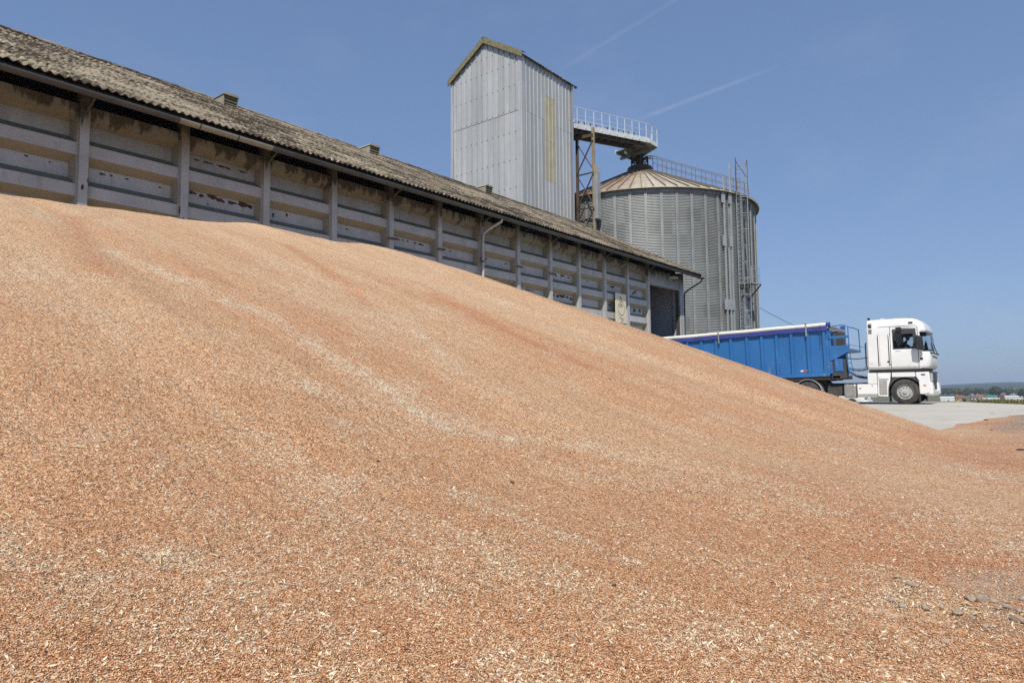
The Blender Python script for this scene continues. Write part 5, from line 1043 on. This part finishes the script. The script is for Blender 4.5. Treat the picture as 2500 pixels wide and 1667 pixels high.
# ================================================================== WEEDS, TREES, VILLAGE
def blades(name, xy, hmin, hmax):
    n = len(xy); a = rng.uniform(0, 2*PI, n); hgt = rng.uniform(hmin, hmax, n); w_ = rng.uniform(.008, .022, n); ln = rng.normal(0, .25, (n, 2))
    z = terrain(xy[:, 0], xy[:, 1])-.01
    B = np.stack([xy[:, 0], xy[:, 1], z], 1); D = np.stack([np.cos(a), np.sin(a), np.zeros(n)], 1)*w_[:, None]
    Mid = B+np.stack([ln[:, 0]*hgt*.35, ln[:, 1]*hgt*.35, hgt*.55], 1); T = B+np.stack([ln[:, 0]*hgt, ln[:, 1]*hgt, hgt], 1)
    V = np.stack([B-D, B+D, Mid+D*.8, Mid-D*.8, T], 1).reshape(-1, 3); o5 = (np.arange(n)*5)[:, None]
    F3 = np.concatenate([o5+np.array([[0, 1, 2]]), o5+np.array([[0, 2, 3]]), o5+np.array([[3, 2, 4]])]); return npmesh(name, V, F3, 'weed')
e = np.array([(8, -12), (20, -6), (33, 1.0), (37.5, 3.3), (37.5, 9.), (37.5, 17.)])
def edge_pts(n, dmax, power=2.0):
    s_ = rng.uniform(1.15, 4.6, n); i = s_.astype(int); t_ = s_-i; p = e[i]*(1-t_)[:, None]+e[i+1]*t_[:, None]; d = (e[i+1]-e[i]); nn = np.stack([d[:, 1], -d[:, 0]], 1)/np.linalg.norm(d, axis=1)[:, None]
    return p+nn*(0.05+dmax*rng.uniform(0, 1, n)**power)[:, None]
pts = edge_pts(42000, 26, 1.9); k = fbm(pts[:, 0]*.5, pts[:, 1]*.5, 111, 3) > 0.40; pts = pts[k]
tag(put('weeds', blades('weeds', pts, .08, .31)), 'strip of dry tall weeds along the far edge of the concrete', 'weeds', kind='stuff')
pts = edge_pts(6000, 5, 1.3); k = fbm(pts[:, 0]*.35+7, pts[:, 1]*.35, 115, 2) > 0.60; pts = pts[k]
tag(put('tall_weeds', blades('tall_weeds', pts, .15, .42)), 'darker clumps of taller weeds beyond the truck', 'weeds', kind='stuff')

def crown_mesh(seed, mat, n=420):
    r_ = np.random.default_rng(seed); lob = r_.normal(0, .32, (7, 3)); lob[:, 2] = lob[:, 2]*.8+.05; rad_ = r_.uniform(.35, .6, 7)
    i = r_.integers(0, 7, n); d = r_.normal(0, 1, (n, 3)); d /= np.linalg.norm(d, axis=1)[:, None]; C = lob[i]+d*(rad_[i]*r_.uniform(.55, 1.05, n)**.6)[:, None]
    a = r_.normal(0, 1, (n, 3)); a /= np.linalg.norm(a, axis=1)[:, None]; b = np.cross(a, d); b /= np.linalg.norm(b, axis=1)[:, None]+1e-6; s_ = r_.uniform(.07, .16, n)[:, None]
    V = np.stack([C-a*s_-b*s_*.6, C+a*s_-b*s_*.5, C+a*s_*.7+b*s_, C-a*s_*.8+b*s_*.8], 1).reshape(-1, 3); return npmesh('crown', V, np.arange(4*n).reshape(n, 4), mat)
crowns = [crown_mesh(i, 'leaf_a' if i % 2 else 'leaf_b') for i in range(4)]
tmsh = MB().lathe([(.06, 0), (.04, .45), (.02, .9)], (0, 0, 0), 7, 'z').bar((0, 0, .4), (.22, .05, .62), .02).bar((0, 0, .45), (-.2, .1, .68), .02).mesh('trunk', True); tmsh.materials.append(MT['bark'])
def polar(az, d): return d*math.cos(R(az)), d*math.sin(R(az))
def ter1(x, y): return float(terrain(np.array([float(x)]), np.array([float(y)]))[0])
def tree(az, d, hgt, wid, lb, k, name='broadleaf_tree'):
    x, y = polar(az, d); o = empty(name, (x, y, ter1(x, y)-.1), lb, 'tree', 'trees around the distant village')
    c = put('crown', crowns[k % 4], o, (0, 0, hgt*.56)); c.scale = (wid*.62, wid*.62, hgt*.50); c.rotation_euler = (0, 0, k*1.3)
    t_ = put('trunk', tmsh, o, (0, 0, 0)); t_.scale = (hgt*.5, hgt*.5, hgt*.75)
TL_ = 'dark tree in the belt behind the distant village'
rt = random.Random(5); kk = 0
for az in np.arange(-1.5, 9.6, 0.2):
    kk += 1; tree(float(az)+rt.uniform(-.08, .08), rt.uniform(900, 1400), rt.uniform(8, 15), rt.uniform(9, 15), TL_, kk)
tree(3.28, 900, 15.5, 13, 'tallest dark tree rising above the distant village', 1); tree(2.95, 960, 12, 11, 'second tallest dark tree, right beside the tallest one', 3); tree(1.75, 820, 13, 10, 'tall dark tree at the right edge of the picture', 1)
tree(5.08, 700, 4.4, 3.6, 'round dark bush right of the red roofed house', 1, 'round_bush'); tree(3.75+.45, 700, 4.2, 3.4, 'dark bush left of the green roofed shed', 3, 'round_bush'); tree(4.62, 705, 3.4, 3.0, 'low bush between the two red roofed houses', 2, 'round_bush'); tree(2.22, 700, 3.4, 2.8, 'dark bush before the long white shed, the left one', 1, 'round_bush'); tree(1.9, 690, 3.4, 3.0, 'dark bush before the long white shed, the right one', 3, 'round_bush')
def house(az, d, w_, dp, hw, hr, wall, roof, lb, name='village_house', chim=True, rz=0.15):
    x, y = polar(az, d); o = empty(name, (x, y, ter1(x, y)-.15), lb, 'house' if 'house' in name else 'shed'); o.rotation_euler = (0, 0, R(az)+rz)
    MB().box(-dp/2, dp/2, -w_/2, w_/2, 0, hw).prism([(-dp/2, hw), (dp/2, hw), (0, hw+hr)], -w_/2, w_/2, 'y').build('wall', wall, o)
    r_ = MB()
    for s in (-1, 1): r_.add([(s*(dp/2+.4), -w_/2-.3, hw-.2), (s*(dp/2+.4), w_/2+.3, hw-.2), (0, w_/2+.3, hw+hr+.1), (0, -w_/2-.3, hw+hr+.1), (s*(dp/2+.4), -w_/2-.3, hw-.05), (s*(dp/2+.4), w_/2+.3, hw-.05), (0, w_/2+.3, hw+hr+.28), (0, -w_/2-.3, hw+hr+.28)], [(0, 1, 2, 3), (4, 5, 6, 7), (0, 1, 5, 4), (0, 3, 7, 4), (1, 2, 6, 5)])
    ro = r_.build('roof', roof, o)
    if chim: MB().box(-.35, .35, w_/4-.35, w_/4+.35, hw+hr*.5, hw+hr+1.0).build('chimney', wall, ro)
    for yy in () if 'shed' in name else np.linspace(-w_/2+1.4, w_/2-1.4, max(2, int(w_/3.2))): MB().box(-dp/2-.04, -dp/2-.01, yy-.55, yy+.55, hw*.45, hw*.8).build('window', 'pane_dark', o)
    MB().box(-dp/2-.04, -dp/2-.01, -.5, .5, 0, hw*.42).build('door', 'door_brown', o)
house(6.02, 800, 13, 9, 3.4, .9, 'shed_white', 'shed_white', 'low white shed just right of the truck front', 'white_shed', False, 0.0)
house(5.35, 760, 6.5, 7, 3.6, 2.6, 'house_ochre', 'tile_red', 'ochre house with dark red roof right of the low white shed')
house(4.48, 770, 5.5, 6, 3.8, 2.4, 'house_white', 'tile_brown', 'white house with brown roof left of the dark bush')
house(4.2, 800, 5.0, 6, 4.2, 2.2, 'house_cream', 'tile_orange', 'cream house with orange roof behind the dark bush')
house(3.52, 780, 12.5, 8, 2.6, .5, 'shed_white', 'shed_white', 'long flat white shed in the middle of the village', 'white_shed', False, 0.0)
house(3.45, 850, 8.5, 9, 3.6, 1.5, 'house_white', 'shed_green', 'green roofed shed behind the flat white shed', 'green_shed', False, 0.0)
house(2.92, 900, 6, 7, 4.5, 2.6, 'tile_brown', 'tile_brown', 'brown house right of the green roofed shed')
house(2.05, 860, 21, 9, 3.6, .6, 'shed_white', 'shed_white', 'longest white shed at the right edge of the picture', 'white_shed', False, 0.0)
house(1.62, 960, 9, 8, 4.5, 3.0, 'house_cream', 'tile_red', 'red roofed house above the longest white shed')
house(2.35, 1350, 8, 7, 4.5, 2.5, 'house_white', 'tile_brown', 'small white house among the upper trees near the right edge')
house(2.62, 1500, 9, 7, 4.5, 2.0, 'house_white', 'house_white', 'tiny pale house in the woods beyond the village')

# ================================================================== HAZE
hz = MB().box(-11000, 11000, -11000, 11000, -110, 70)
hm = bpy.data.materials.new('haze'); hm.use_nodes = True; hm.node_tree.nodes.clear()
pv = hm.node_tree.nodes.new('ShaderNodeVolumePrincipled'); pv.inputs['Color'].default_value = (0.62, 0.74, 0.92, 1); pv.inputs['Density'].default_value = 0.0002; pv.inputs['Anisotropy'].default_value = 0.0
hm.node_tree.links.new(pv.outputs[0], hm.node_tree.nodes.new('ShaderNodeOutputMaterial').inputs['Volume'])
ho = hz.build('haze', hm); tag(ho, kind='stuff')
